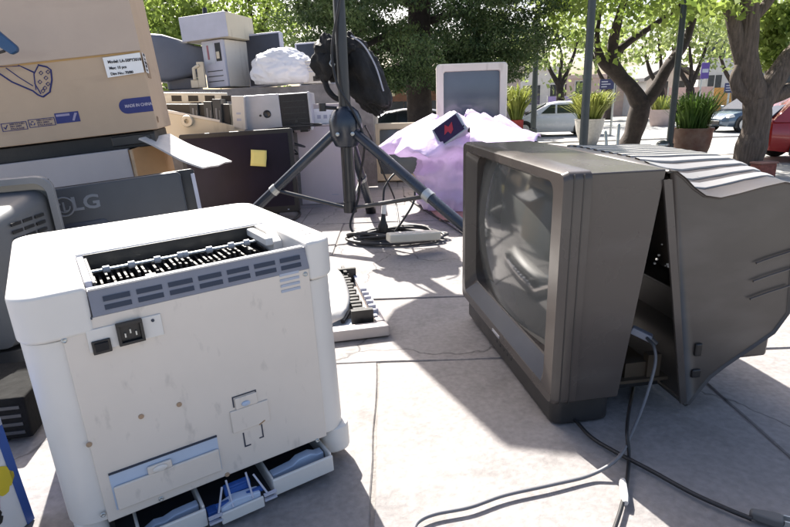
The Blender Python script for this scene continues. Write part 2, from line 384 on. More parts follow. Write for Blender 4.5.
    # vent strip along the rear top edge
    b = MB(); b.add([(.035, -.002, .3225), (W, -.002, .3225), (W, .004, .352), (.035, .004, .352), (.035, .02, .352), (W, .02, .352), (.035, .02, .30), (W, .02, .30)],
                    [(0, 1, 2, 3), (3, 2, 5, 4), (4, 5, 7, 6), (6, 7, 1, 0), (0, 3, 4, 6), (1, 7, 5, 2)]); vs_ = b.build('vent_strip', GREYST, t)
    b = MB()
    for k in range(7):
        x0 = .049+k*.0362
        for j in range(2):
            z0 = .3275+j*.0098; y0 = -.002+(z0-.3225)*.2
            b.add([(x0, y0-.0008, z0), (x0+.029, y0-.0008, z0), (x0+.029, y0+.0006, z0+.0058), (x0, y0+.0006, z0+.0058)], [(0, 1, 2, 3)])
    b.build('vent_slot', NAVY, vs_, solid=.0006)  # thin strips standing proud; the shade of a recess is painted navy
    b = MB(); b.box(.036, W-.004, .003, .0065, .352, .3545); b.box(.1, .112, .0065, .02, .352, .3545); b.build('strip_lip', WHITEP, t, bevel=.0008)
    # roller bay
    b = MB(); b.box(.035, W, .021, .171, .302, .304)
    rnd = random.Random(3)
    for k in range(34):
        x = .04+k*.0078; b.box(x, x+.003, .105+rnd.random()*.006, .170, .304, .326+rnd.random()*.010)
    for k in range(22):
        x = .042+k*.012; b.box(x, x+.008, .062+rnd.random()*.02, .09, .304, .318+rnd.random()*.008)
    b.build('roller_bay', BLACKP, t)
    b = MB(); b.box(.0435, W-.017, .1685, .1715, .304, .3575); b.box(.0435, .0465, .03, .168, .304, .354); b.build('bay_wall', BLACKP, t)
    b = MB(); b.tube([(.036, .035, .338), (W-.002, .035, .338)], .0022, 8)
    b.build('guide_bar', mat('guide bar grey', (.06, .06, .065), .4), t)
    b = MB(); b.tube([(.04, .130, .342), (W-.012, .130, .342)], .0022, 8); sh = b.build('roller_shaft', STEEL, t)
    b = MB()
    for x in (.066, .098, .132, .164, .170, .205, .238, .262):
        b.lathe([(.0025, -.005), (.0050, -.004), (.0050, .004), (.0025, .005)], 14, M=Matrix.Translation((x, .130, .342)) @ Matrix.Rotation(R(90), 4, 'Y'))
    b.build('roller', mat('roller light grey', (.34, .35, .36), .4), sh, smooth=40)
    b = MB()
    for k in range(9): b.box(.075+k*.021, .079+k*.021, .1035, .1045, .322, .324)
    b.build('bay_mark', PAPER, t)
    b = MB(); b.box(.0345, .043, .03, .168, .306, .357); b.build('left_bay_wall', LILACG, t, bevel=.002)
    b = MB(); b.prism([(.09, .304), (.171, .304), (.171, .358), (.12, .358), (.09, .345)], W-.016, W, ax=0); b.box(W-.03, W-.018, .08, .171, .343, .355); b.build('right_bay_bracket', WHITEP, t, bevel=.002)
    # top plate behind the bay
    b = MB()
    for k in range(12): b.box(.06+k*.019, .064+k*.019, .192, .195, .3597, .3605)
    for k in range(4): b.box(.075+k*.06, .085+k*.06, .1805, .184, .3597, .3606)
    b.build('cover_mark', NAVY, tp)
    b = MB(); b.box(-.012, -.002, .105, .108, zt-.0003, zt+.0004); b.box(-.012, -.009, .098, .108, zt-.0003, zt+.0004); b.box(.008, .011, .12, .123, zt-.0003, zt+.0004); b.box(.018, .021, .10, .103, zt-.0003, zt+.0004); b.build('corner_mark', NAVY, t)
    # right column with four small slots
    rc = tp
    b = MB()
    for k in range(4): b.box(W+.012, W+.024+k*.002, .118-k*.026, .126-k*.026, .3597, .3606)
    b.build('cap_slot', NAVY, rc)
    # open lower tray
    b = MB(); b.box(.002, W-.002, .10, .3, .004, .05); b.box(.005, W-.005, -.018, .1, .003, .006); b.build('tray_cavity', mat('tray cavity dark', (.03, .032, .04), .6), t)
    def tray(x0, x1):
        k = MB(); f = -.026
        k.box(x0, x1, f, f+.005, .004, .031); k.box(x0, x0+.004, f+.005, .09, .004, .031); k.box(x1-.004, x1, f+.005, .09, .004, .034)
        return k.build('tray', WHITEP, t, bevel=.002), f
    tr, f = tray(.028, .112)
    b = MB(); b.prism([(.034, .016), (.05, .024), (.062, .022), (.075, .026), (.107, .027), (.107, .006), (.034, .006)], f+.02, f+.034, ax=1); b.build('paper_guide', PALEBLUE, tr, bevel=.002)
    tr, f = tray(.206, W-.004)
    b = MB(); b.prism([(.212, .024), (.245, .027), (.255, .033), (.275, .034), (.285, .029), (.296, .029), (.296, .006), (.212, .006)], f+.02, f+.036, ax=1); b.build('paper_guide', PALEBLUE, tr, bevel=.002)
    b = MB(); b.box(.128, .188, -.036, -.032, .003, .020); mt = b.build('middle_tray', WHITEP, t, bevel=.0015)
    b = MB(); b.prism([(.13, .024), (.15, .03), (.186, .026), (.186, .005), (.13, .005)], -.031, -.014, ax=1); b.build('separator_pad', PALEBLUE, t, bevel=.002)
    b = MB(); b.box(.142, .178, -.0135, -.004, .026, .040); b.box(.148, .172, -.015, -.0135, .029, .037); b.box(.114, .127, -.024, -.008, .006, .020); b.box(.125, .192, -.026, -.02, .022, .028); b.build('blue_clip', DEEPBLUE, t, bevel=.0015)
    b = MB()
    for q in (((.126, -.033, .022), (.138, -.02, .05)), ((.194, -.033, .022), (.182, -.02, .05)), ((.146, -.033, .022), (.146, -.012, .052)), ((.174, -.033, .022), (.174, -.012, .052))): b.tube(q, .0014, 6)
    for x0 in (.112, .189): 
        for k in range(2): b.box(x0, x0+.018, -.036, -.032, .010+k*.008, .0135+k*.008)
    b.build('wire_frame', LILACG, t)
    return t
make_printer()

# ------------------------------------------------------------------ television with detached rear shell
def make_tv():
    a = G(548, 428)
    t = thing('television', 'brown grey tube television with dark screen facing left and rear shell tilted open', 'television', (a.x, a.y, 0), (R(1.1), 0, R(8.5)))
    Wd, Z0, Z1 = .543, .046, .437
    # cabinet: open box behind the bezel, its back edge raked
    side = [(.012, Z0), (.092, Z0), (.170, Z1-.006), (.165, Z1), (.0, Z1), (.0, Z0+.004)]
    b = MB()
    # outer skin
    ys = [0, Wd]
    prof = [(.045, Z0), (.125, Z0), (.168, Z1), (.045, Z1)]
    b.prism(prof, 0, .005, ax=1); b.prism(prof, Wd-.005, Wd, ax=1)
    b.add([(.045, .0, Z1), (.168, .0, Z1), (.168, Wd, Z1), (.045, Wd, Z1), (.045, .0, Z1-.005), (.167, .0, Z1-.005), (.167, Wd, Z1-.005), (.045, Wd, Z1-.005)], [(0, 1, 2, 3), (4, 7, 6, 5), (1, 5, 6, 2), (0, 4, 5, 1), (2, 6, 7, 3)])
    b.box(.045, .125, .005, Wd-.005, Z0, Z0+.005)
    b.build('cabinet', TVB, t, bevel=.0022, seg=3)
    # front frame, with chamfered inner faces
    oy0, oy1, iy0, iy1 = -.006, Wd+.006, .048, .508
    oz0, oz1, iz0, iz1 = Z0-.002, Z1+.004, .101, .410
    b = MB()
    def ring(y0, y1, z0, z1, x, r): return [(x, p, q) for p, q in rrect(y0, y1, z0, z1, r, 5)]
    rows = [ring(oy0, oy1, oz0, oz1, .044, .012), ring(oy0, oy1, oz0, oz1, .008, .012), ring(oy0+.004, oy1-.004, oz0+.004, oz1-.004, .0, .012),
            ring(iy0-.016, iy1+.016, iz0-.034, iz1+.012, .0, .02), ring(iy0, iy1, iz0, iz1, .024, .03), ring(iy0, iy1, iz0, iz1, .05, .03)]
    b.rows(rows, close=True); fr = b.build('front_frame', TVB, t, smooth=28)
    # sloping ledge below the screen, tinted as if mirroring blue sky
    b = MB(); b.add([(-.0005, iy0-.010, iz0-.031), (-.0005, iy1+.010, iz0-.031), (.0215, iy1-.02, iz0-.002), (.0215, iy0+.02, iz0-.002)], [(0, 1, 2, 3)]); b.build('screen_ledge', TVCHIN, fr, solid=.002)
    b = MB(); b.box(.014, .016, -.0068, -.004, Z0, Z1); b.box(.03, .032, -.0068, -.004, Z0, Z1); b.build('frame_groove', TVDARK, fr)
    # bulging tube
    b = MB(); N = 22; rows = []
    for i in range(N+1):
        row = []
        for j in range(N+1):
            u, v = 2*i/N-1, 2*j/N-1
            row.append((.050-.045*(1-.55*u*u-.45*v*v), (iy0+iy1)/2+u*(iy1-iy0)/2*1.03, (iz0+iz1)/2+v*(iz1-iz0)/2*1.03))
        rows.append(row)
    b.rows(rows); b.build('screen', SCREEN, t, smooth=60)
    # plinth
    b = MB(); b.prism(rrect(.010, .118, .006, Wd-.012, .018, 5), 0, Z0); pl = b.build('plinth', TVDARK, t, bevel=.003)
    b = MB()
    for k in range(5): b.lathe([(.0045, 0), (.0045, .004), (.0035, .005)], 12, M=Matrix.Translation((.014, .21+k*.022, .026)) @ Matrix.Rotation(R(-90), 4, 'Y'))
    b.build('control_button', BLACKP, pl, smooth=40)
    b = MB(); b.box(-.0012, .0004, .255, .30, .0515, .0575); b.build('name_badge', SILVER, fr, bevel=.0004)
    # inner works seen through the gap
    b = MB(); b.box(.075, .235, .05, Wd-.05, .03, .05)
    b.lathe([(.21, 0), (.19, .05), (.10, .13), (.03, .17), (.03, .22)], 20, M=Matrix.Translation((.085, Wd/2, .25)) @ Matrix.Diagonal((1, 1, .8, 1)) @ Matrix.Rotation(R(90), 4, 'Y'))
    inn = b.build('picture_tube_neck', BLACKP, t, smooth=40)
    rnd = random.Random(8)
    for k in range(12):
        p = Vector((.21+rnd.random()*.02, .03+rnd.random()*.05, .05+rnd.random()*.03 if k < 5 else .25+rnd.random()*.05)); q = .0015+rnd.random()*.002
        b = MB(); b.box(p.x, p.x+q, p.y, p.y+q, p.z, p.z+q); b.build('solder_spot', PAPER, inn)
    b = MB(); b.box(.10, .24, .03, .25, .05, .056); b.box(.16, .2, .04, .06, .056, .085); b.box(.2, .225, .035, .05, .056, .1); b.build('circuit_board', mat('circuit board', (.05, .035, .02), .6), t)
    # rear shell: tilted rim, scooped shoulder, tapering to the back
    rim_t, rim_b = (.1725, .434), (.258, .010)
    top = [(.1725, .434, .434), (.187, .433, .436), (.203, .422, .436), (.222, .405, .436), (.242, .392, .435), (.268, .387, .434), (.30, .392, .434), (.34, .400, .433), (.38, .406, .431), (.40, .402, .425)]
    back = [(.408, .39), (.421, .31), (.437, .172)]
    bot = [(.415, .136), (.375, .110), (.328, .080), (.302, .060), (.283, .034), (.268, .012)]
    b = MB(); rows = []
    yl = [.004, .0, .003, .012, .03, .055, .085, .12, .16, .25, .35, .42, .46, .49, .515, .53, .538, .534]
    for k, y in enumerate(yl):
        e = min(y, .538-y)/.17; e = max(0, min(1, e)); sm = e*e*(3-2*e)
        ins = .008 if k in (0, len(yl)-1) else 0
        row = [Vector((x, y, zs+(zf-zs)*sm)) for x, zs, zf in top]+[Vector((x, y, z)) for x, z in back]+[Vector((x, y, z)) for x, z in bot]+[Vector((rim_b[0], y, rim_b[1]))]
        if ins:
            c = sum(row, Vector())/len(row); row = [c+(p-c)*(1-ins*3) if i not in (0, len(row)-1) else p+Vector((.004, 0, 0)) for i, p in enumerate(row)]
        rows.append(row)
    b.rows(rows)
    n = len(rows[0]); k0 = 0; k1 = (len(rows)-1)*n
    b.f.append([i for i in range(n)]); b.mi.append(0); b.f.append([k1+i for i in range(n)]); b.mi.append(0)
    sh = b.build('rear_shell', TVS, t, smooth=42, solid=.004)
    # rim strip of the shell in lighter plastic, with its clip slots
    b = MB(); dx, dz = rim_b[0]-rim_t[0], rim_b[1]-rim_t[1]
    P_ = lambda u, o=0: (rim_t[0]+dx*u+o, rim_t[1]+dz*u)
    b.add([(P_(.03, -.012)[0], .0005, P_(.03)[1]), (P_(.03, .002)[0], .0005, P_(.03)[1]), (P_(.98, .002)[0], .0005, P_(.98)[1]), (P_(.98, -.010)[0], .0005, P_(.98)[1])], [(0, 1, 2, 3)])
    b.build('shell_rim', TVB, sh, solid=.004)
    for q in ((.262, .276, .108, .132), (.262, .280, .066, .082)):
        b = MB(); b.box(q[0], q[1], -.002, .004, q[2], q[3]); b.build('clip_slot', BLACKP, sh, bevel=.003)
    b = MB()
    for k in range(3):
        z = .215+k*.032
        b.tube([(.352, -.0005, z-.008), (.38, -.001, z), (.424, -.0005, z+.010)], .0017, 6)
    b.build('side_rib', TVS, sh, smooth=40)
    b = MB()
    def ztop(x, y):
        e = max(0, min(1, min(y, .538-y)/.17)); sm = e*e*(3-2*e)
        for q0, q1 in zip(top, top[1:]):
            if q0[0] <= x <= q1[0]:
                u = (x-q0[0])/(q1[0]-q0[0]); zs = q0[1]+(q1[1]-q0[1])*u; zf = q0[2]+(q1[2]-q0[2])*u
                return zs+(zf-zs)*sm
    for k in range(13):
        y = .040+k*.030; rows = []
        x0_ = .245 if k == 0 else (.225 if k == 1 else .205)
        for i in range(13):
            x = x0_+(.396-x0_)*i/12; h0, h1 = ztop(x, y), ztop(x, y+.017)
            rows.append([(x, y, h0-.002), (x, y+.001, h0+.0025), (x, y+.016, h1+.0025), (x, y+.017, h1-.002)])
        b.rows(rows)
    b.build('vent_grille', mat('shell bars painted sky sheen', (.30, .29, .28), .3, .1), sh, smooth=40)  # much paler than the shell: reflected sky painted into the bars
    b = MB(); b.box(.345, .418, .012, Wd-.05, .086, .16); b.build('rear_foot', TVS, sh, bevel=.006)
    return t
make_tv()

def cord(name, label, pts, r, m, cat='cord', per=10, n=8):
    P = catmull(pts, per); c = P[len(P)//2].copy(); c.z = 0
    b = MB(); b.tube([p-c for p in P], r, n)
    o = b.build(name, m, None, smooth=60, loc=c); return tag(o, label, cat)
def g3(px, py, z=.006): return G(px, py, z)
cord('loose_cable', 'black cord running from under the television across the stone to the lower right', [g3(575, 424)+Vector((-.035, .10, 0)), g3(573, 421)+Vector((0, .02, 0)), g3(590, 436), g3(612, 450), g3(650, 470), g3(690, 492), g3(725, 508), g3(752, 519)], .0033, CORDB)
t = thing('cord_plug', 'dark plug at the end of the black cord in the lower right corner', 'plug', G(752, 519, .0), (0, 0, R(-28)))
b = MB(); b.prism([(-.004, -.005), (.022, -.009), (.034, -.009), (.034, .009), (.022, .009), (-.004, .005)], .001, .015); b.build('plug_body', mat('dusty plug', (.10, .10, .10), .6), t, bevel=.004)
b = MB()
for y in (-.006, .006): b.box(.034, .048, y-.001, y+.001, .007, .014)
b.build('prong', STEEL, t)
tvp = lambda px, py, x: None
ca, cb = G(548, 428), None
cord('signal_cable', 'grey cable hanging out of the gap in the television and curving left over the stone', [D(647, 338, .93), D(654, 347, .90), D(655, 365, .885), D(645, 400, .86), D(632, 432, .80), g3(618, 458, .02), g3(590, 475), g3(550, 485), g3(505, 495), g3(470, 507), g3(435, 514), g3(418, 522), g3(412, 535)], .0029, CORDG)
t = thing('cable_connector', 'pale grey connector plugged into the gap between television and rear shell', 'connector', D(645, 336, .94), (0, R(20), R(-30)))
b = MB(); b.box(-.026, .012, -.009, .009, -.006, .008); b.build('connector_body', LILACG, t, bevel=.003)
b = MB(); b.tube([(.010, 0, 0), (.024, 0, -.004)], [.006, .004], 8); b.build('strain_relief', CORDG, t, smooth=40)
cord('mains_lead', 'black lead dropping beside the television plinth and running grey towards the camera', [D(637, 372, 1.02), D(633, 392, .95), D(629, 410, .86), g3(627, 432, .03), g3(629, 455), g3(627, 480), g3(622, 505), g3(614, 530), g3(609, 545)], .0029, CORDB)
t = thing('lead_joint', 'pale plastic joint on the lead at the bottom edge of the picture', 'connector', G(624, 496, .003), (0, 0, R(72)))
b = MB(); b.tube([(-.02, 0, .004), (-.008, 0, .004), (.02, 0, .004), (.03, 0, .004)], [.004, .0058, .0055, .0042], 8); b.build('joint_sleeve', mat('pale cord sleeve', (.50, .49, .47), .5), t, smooth=40)

# ------------------------------------------------------------------ speaker stand, loudspeaker, bag
TB = G(352, 236)
def make_stand():
    t = thing('speaker_stand', 'black tripod stand with blue black legs spread over the paving behind the printer', 'tripod', TB)
    hub = D(352, 128, TB.y).z
    b = MB(); b.tube([(0, 0, .125), (0, 0, hub+.05)], .027, 18); b.tube([(0, 0, hub+.05), (0, 0, 1.04)], .0235, 18); b.build('pole', BLACKM, t, smooth=40)
    b = MB(); b.tube([(0, 0, hub-.075), (0, 0, hub-.07), (0, 0, hub-.03), (0, 0, hub+.03), (0, 0, hub+.065), (0, 0, hub+.085)], [.034, .048, .066, .068, .054, .032], 24); hb = b.build('hub', TRIPODM, t, smooth=35)
    b = MB(); b.tube([(-.03, -.03, hub+.08), (-.085, -.045, hub+.085)], .007, 8); b.tube([(-.085, -.045, hub+.07), (-.085, -.045, hub+.10)], .014, 10); b.build('knob', BLACKP, hb, smooth=40)
    b = MB()
    for x, y in ((-.03, -.058), (.03, -.058)): b.lathe([(.008, 0), (.008, .01), (.004, .012)], 10, M=Matrix.Translation((x, y, hub-.02)) @ Matrix.Rotation(R(90), 4, 'X'))
    b.build('rivet', STEEL, hb, smooth=40)
    b = MB(); b.tube([(0, 0, .105), (0, 0, .15)], .029, 16); col_ = b.build('lower_collar', BLACKM, t, smooth=40)
    for px, py in ((228, 240), (500, 264), (371, 213)):
        f = G(px, py)-TB; f.z = 0; d = f.normalized()
        top = d*.042+Vector((0, 0, hub-.012)); end = f+Vector((0, 0, .022))
        b = MB(); b.tube([top, end], .0205, 14); lg = b.build('leg', TRIPODM, t, smooth=40)
        m = top.lerp(end, .55)
        br = MB(); br.tube([d*.02+Vector((0, 0, .125)), m], .0085, 8); br.build('brace', BLACKM, t, smooth=40)
        q = MB(); q.tube([m-(end-top)*.02, m+(end-top)*.02], .0235, 14); q.build('brace_clip', STEEL, lg, smooth=40)
        q = MB(); q.tube([end-(end-top).normalized()*.05, end+Vector((0, 0, -.010)), f], [.025, .028, .026], 12); q.build('rubber_foot', BLACKP, lg, smooth=40)
    return t
make_stand()
def make_speaker():
    t = thing('loudspeaker', 'black loudspeaker raised on top of the tripod pole above the picture', 'loudspeaker', (TB.x, TB.y, 1.04), (0, 0, R(-14)))
    b = MB(); b.prism([(-.24, -.15), (.24, -.15), (.24, .0), (.17, .15), (-.17, .15), (-.24, .0)], 0, .57); b.build('cabinet', BLACKP, t, bevel=.015)
    b = MB(); b.box(-.21, .21, -.163, -.15, .04, .53); b.build('grille', mat('speaker grille', (.03, .03, .032), .5, .3, 200), t, bevel=.006)
    b = MB(); b.tube([(0, 0, -.05), (0, 0, .0)], .03, 14); b.build('pole_socket', BLACKP, t, smooth=40)
    b = MB(); b.tube(catmull([(-.07, 0, .565), (-.06, 0, .60), (.06, 0, .60), (.07, 0, .565)], 6), .012, 8); b.build('handle', BLACKP, t, smooth=40)
    return t
make_speaker()
cord('speaker_cable', 'thin black cable hanging down the tripod pole from above', [TB+Vector((.03, -.03, 1.05)), TB+Vector((.0, -.04, .9)), TB+Vector((-.035, -.03, .75)), TB+Vector((-.02, -.045, .62)), TB+Vector((.035, -.05, .52)), TB+Vector((.075, -.05, .40)), TB+Vector((.05, -.03, .26)), TB+Vector((.035, -.02, .16)), TB+Vector((-.0, -.06, .06)), TB+Vector((.04, -.12, .01))], .005, CORDB)

# ================================================================== THE PILE OF SCRAP ELECTRONICS (left and middle)
def crt_monitor(name, label, x0, y0, x1, y1, d, depth, body, glass, rz=0, rx=0, margin=.09, stand=False, grp=None, chin=.12):
    p, w_, h_ = slot(x0, y0, x1, y1, d)
    t = thing(name, label, 'monitor', p, (R(rx), 0, R(rz)), grp)
    m = margin*w_; zb = .0
    if stand:
        b = MB(); b.prism(rrect(-.13, .13, .02, .26, .05), 0, .03); b.prism(rrect(-.08, .08, .06, .2, .03), .03, .06); b.build('swivel_foot', body, t, bevel=.006); zb = .055
    b = MB(); rows = []
    def ring(i, y, r=.02): return [(q[0], y, q[1]) for q in rrect(-w_/2+i, w_/2-i, zb+i, h_-i, r, 4)]
    rows = [ring(.002, .06), ring(0, .05), ring(0, .006), ring(.006, 0)]
    io = [(q[0], 0, q[1]) for q in rrect(-w_/2+m, w_/2-m, zb+chin*h_, h_-m, .012, 4)]
    rows += [io, [(x*.985, .018, zb+(h_-zb)/2+(z-zb-(h_-zb)/2)*.985) for x, _, z in io]]
    b.rows(rows, close=True); fr = b.build('front_bezel', body, t, smooth=35)
    b = MB(); N = 12; rows = []
    sx, z0, z1 = w_/2-m, zb+chin*h_, h_-m
    for i in range(N+1):
        rows.append([((2*i/N-1)*sx*1.02, .022-.016*(1-.5*(2*i/N-1)**2-.5*(2*j/N-1)**2), (z0+z1)/2+(2*j/N-1)*(z1-z0)/2*1.02) for j in range(N+1)])
    b.rows(rows); b.build('screen', glass, t, smooth=60)
    b = MB(); rows = []
    for (y, s) in ((.055, .985), (.14, .96), (.22, .82), (depth*.75, .68), (depth, .60), (depth+.004, .5)):
        rows.append([(q[0]*s, y, zb+(h_-zb)*.47+(q[1]-zb-(h_-zb)*.47)*s) for q in rrect(-w_/2, w_/2, zb, h_, .03, 4)])
    b.rows(rows, close=True); k = len(rows[0]); b.f.append(list(range(len(b.v)-k, len(b.v)))); b.mi.append(0)
    b.build('rear_shell', body, t, smooth=40)
    b = MB()
    for k in range(3): b.box(w_/2-m-.05+k*.018, w_/2-m-.04+k*.018, -.004, 0, zb+chin*h_*.35, zb+chin*h_*.5)
    b.build('front_button', body, t, bevel=.001)
    return t

# ------------------------------------------------------------------ low stone wall with a ledge
wl = thing('stone_wall', 'low rough grey stone wall carrying the back row of scrap', 'wall', (-1.15, 3.75, 0))
def rough_block(x0, x1, y0, y1, z0, z1, seed, nx=26, amp=.018):
    b = MB(); rnd = random.Random(seed)
    def nz(p): return Vector((noise.noise(p*3.1), noise.noise(p*3.1+Vector((7, 1, 3))), noise.noise(p*3.1+Vector((1, 9, 5)))))*amp
    def face(f, nu, nv):
        b.rows([[(lambda p: p+nz(p+Vector((seed, 0, 0))))(Vector(f(i/nu, j/nv))) for j in range(nv+1)] for i in range(nu+1)])
    L = lambda a, c, t_: a+(c-a)*t_
    face(lambda u, v: (L(x0, x1, u), y0, L(z0, z1, v)), nx, 10)
    face(lambda u, v: (L(x0, x1, u), L(y0, y1, v), z1), nx, 8)
    face(lambda u, v: (x1, L(y0, y1, u), L(z0, z1, v)), 8, 10)
    face(lambda u, v: (x0, L(y0, y1, u), L(z0, z1, v)), 8, 10)
    return b
wtop = D(300, 86, 3.75).z
WX1 = D(374, 100, 3.75).x+1.15
rough_block(-.95, WX1, 0, .6, .0, wtop, 2).build('upper_course', STONE, wl, smooth=50)
LEDGE = D(270, 132, 3.2).z
rough_block(-.75, D(300, 150, 3.2).x+1.15, -.62, -.02, 0, LEDGE-.004, 5, 20, .004).build('lower_ledge', STONE, wl, smooth=50)

# ------------------------------------------------------------------ large cardboard box
p = D(158, 129, 1.95)
t = thing('cardboard_box', 'large brown cardboard box with blue print and a white label, topmost at the far left', 'box', p, (0, R(-4.5), R(15)))
M = M_of(t); HB = lambda px, py: hit(M, px, py, 1, 0)
BW, BH, BD = .92, .62, .42
b = MB(); b.box(-BW, 0, 0, BD, 0, BH); b.build('carton', CARD, t, bevel=.004)
# upper sleeve: slightly proud lid with ragged tape line
q0, q1 = HB(0, 66), HB(145, 50)
b = MB(); za = lambda x: q1.z+(q0.z-q1.z)*(x-q1.x)/(q0.x-q1.x)
b.prism([(-BW, za(-BW)), (.003, za(0.003)), (.003, BH+.003), (-BW, BH+.003)], -.0055, -.001, ax=1); b.build('lid', scuffed('cardboard lid', (.46, .37, .30), (.36, .28, .225), .85, 4, (.56, .82), (3, 3, 12)), t, bevel=.0015)
b = MB(); b.prism([(-BW, za(-BW)-.006), (0, za(0)-.006), (0, za(0)-.001), (-BW, za(-BW)-.001)], -.0015, -.0005, ax=1); b.build('tape', mat('parcel tape', (.42, .25, .08), .4), t)
# sticker wraps round the corner
a, c = HB(103, 58), HB(107, 78); x1_ = -.001
b = MB(); b.add([(a.x, -.007, a.z), (x1_, -.007, a.z+.006), (x1_, -.007, c.z+.006), (c.x+.004, -.007, c.z)], [(0, 1, 2, 3)]); 
stk = b.build('sticker', PAPER, t, solid=.0006)
b = MB(); b.add([(.0045, .0, a.z+.006), (.0045, .06, a.z+.005), (.0045, .06, c.z+.005), (.0045, .0, c.z+.006)], [(0, 1, 2, 3)]); b.build('sticker_return', PAPER, t, solid=.0006)
cx = (a.x+x1_)/2; hh = a.z-c.z
for s_, k, sz in (('Model: LA-50PY3018', .76, .0125), ('Max: 10 pcs', .45, .0115), ('Dim No.: 70/80', .16, .0115)):
    text_on(s_, sz, mat('black print', (.02, .02, .025), .7), stk, (a.x+.012, -.0082, c.z+hh*k), (R(90), 0, 0), align='LEFT', sx=.95, bold=.0004)
for k in range(5):
    text_on(('1 2 5 0', '10 pcs', 'Net 8 kg', '70 / 80', 'No. 3')[k], .013, MATS['black print'], stk, (.0056, .012, c.z+.008+hh*(.86-.19*k)), (R(90), 0, R(90)), align='LEFT', sx=.8)
# made in china pill
a, c = HB(121, 112), HB(158, 98)
zc = (a.z+c.z)/2; pts = [(a.x+.022+.024*math.cos(R(an)), zc+.024*math.sin(R(an))) for an in range(90, 271, 15)]+[(-.0005, zc-.024), (-.0005, zc+.024)]
b = MB(); b.prism(pts, -.0012, -.0004, ax=1); pill = b.build('printed_pill', BLUEPR, t)
text_on('MADE IN CHINA', .0135, mat('pale print', (.45, .42, .5), .7), pill, ((a.x+.016)/2, -.0018, zc), (R(90), 0, 0), sx=.85, bold=.0004)
# two framed marks and a blue panel
def frame_mark(px0, py0, px1, py1, kind):
    a, c = HB(px0, py1), HB(px1, py0); x0, x1, z0, z1 = a.x, c.x, a.z, c.z; e = .002
    k = MB()
    for q in ((x0, x1, z0, z0+e), (x0, x1, z1-e, z1), (x0, x0+e, z0+e, z1-e), (x1-e, x1, z0+e, z1-e)): k.box(q[0], q[1], -.0012, -.0004, q[2], q[3])
    s_ = z1-z0; xm = x0+.45*s_; zm = (z0+z1)/2
    if kind == 'tick':
        k.prism([(xm-.25*s_, zm), (xm-.05*s_, zm-.28*s_), (xm+.3*s_, zm+.25*s_), (xm+.2*s_, zm+.28*s_), (xm-.05*s_, zm-.1*s_), (xm-.18*s_, zm+.08*s_)], -.0012, -.0004, ax=1)
    else:
        for an in (90, 210, 330):
            u = [(xm+.27*s_*math.cos(R(an+d_))*f_, zm+.27*s_*math.sin(R(an+d_))*f_) for d_, f_ in ((-45, 1), (0, 1.1), (40, 1), (40, .6), (0, .65), (-45, .6))]
            k.prism(u, -.0012, -.0004, ax=1)
    o = k.build('printed_mark', INK, t)
    for j, s2 in enumerate(('RECYCLED', 'ISO 9001', 'PACKAGE')):
        text_on(s2, s_*.26, INK, o, (x0+.95*s_, -.0012, z1-s_*(.24+.27*j)), (R(90), 0, 0), align='LEFT', sx=(x1-x0-1.05*s_)/(s_*.26*5.2))
frame_mark(3, 121, 26, 132, 'tick'); frame_mark(30, 117, 54, 128, 'ring')
a, c = HB(57, 124), HB(78, 111)
b = MB(); b.box(a.x, c.x, -.0012, -.0004, a.z, c.z); o = b.build('printed_panel', BLUEPR, t)
b = MB(); xs = a.x+(c.x-a.x)*.62; b.prism([(xs+.004, a.z+.006), (xs+.01, a.z+.004), (c.x-.004, c.z-.005), (c.x-.012, c.z-.004)], -.002, -.0013, ax=1); b.box(a.x+.004, xs, -.002, -.0013, a.z+.022, c.z-.004); b.build('panel_stripe', mat('faded lilac print', (.30, .27, .38), .7), o)
# line drawing of a long scanner like machine
b = MB(); dr = lambda pts, r=.0022: b.tube([(HB(*q).x, -.0008, HB(*q).z) for q in pts], r, 5)
dr([(-6, 70), (12, 82), (33, 91), (38, 95), (43, 97)], .0026); dr([(43, 97), (50, 92), (52, 80), (51, 70), (47, 67), (38, 65)], .0026)
dr([(-4, 67), (20, 66), (34, 73), (36, 90)], .0014); dr([(38, 66), (34, 74), (35, 84), (41, 94)], .0018); dr([(6, 68), (20, 78), (33, 86)], .0016); dr([(18, 65), (34, 72)], .0014)
for q in ((41, 73), (46, 78), (40, 82), (45, 88), (48, 72), (43, 91), (48, 84)): dr([(q[0]-2, q[1]), (q[0], q[1]-2), (q[0]+2, q[1]), (q[0], q[1]+2), (q[0]-2, q[1])], .0013)
b.build('printed_drawing', INK, t)
b = MB(); b.box(.0002, .0012, .05, .13, .17, .22); b.build('side_print', mat('faint print', (.28, .19, .12), .8), t)
for q, s_ in (((.05, .43), '50"'), ((.04, .03), 'UP')): text_on(s_, .03, MATS['faint print'], t, (.0015, q[0], q[1]), (R(90), 0, R(90)), 'side_lettering')
# blue clip on its upper left
t2 = thing('blue_handle', 'dark blue plastic handle resting against the brown cardboard box at the far left', 'handle', D(6, 42, 1.72), (R(0), R(-20), R(15)))
b = MB(); b.prism([(-.026, .045), (-.008, .05), (.022, -.022), (.016, -.034), (-.004, -.036), (-.02, -.01)], -.012, .012, ax=1); b.build('grip', mat('handle blue', (.02, .07, .16), .45), t2, bevel=.005)
b = MB(); b.tube([(-.015, 0, -.02), (-.09, 0, -.014)], .004, 6); b.build('rod', BLACKP, t2, smooth=40)

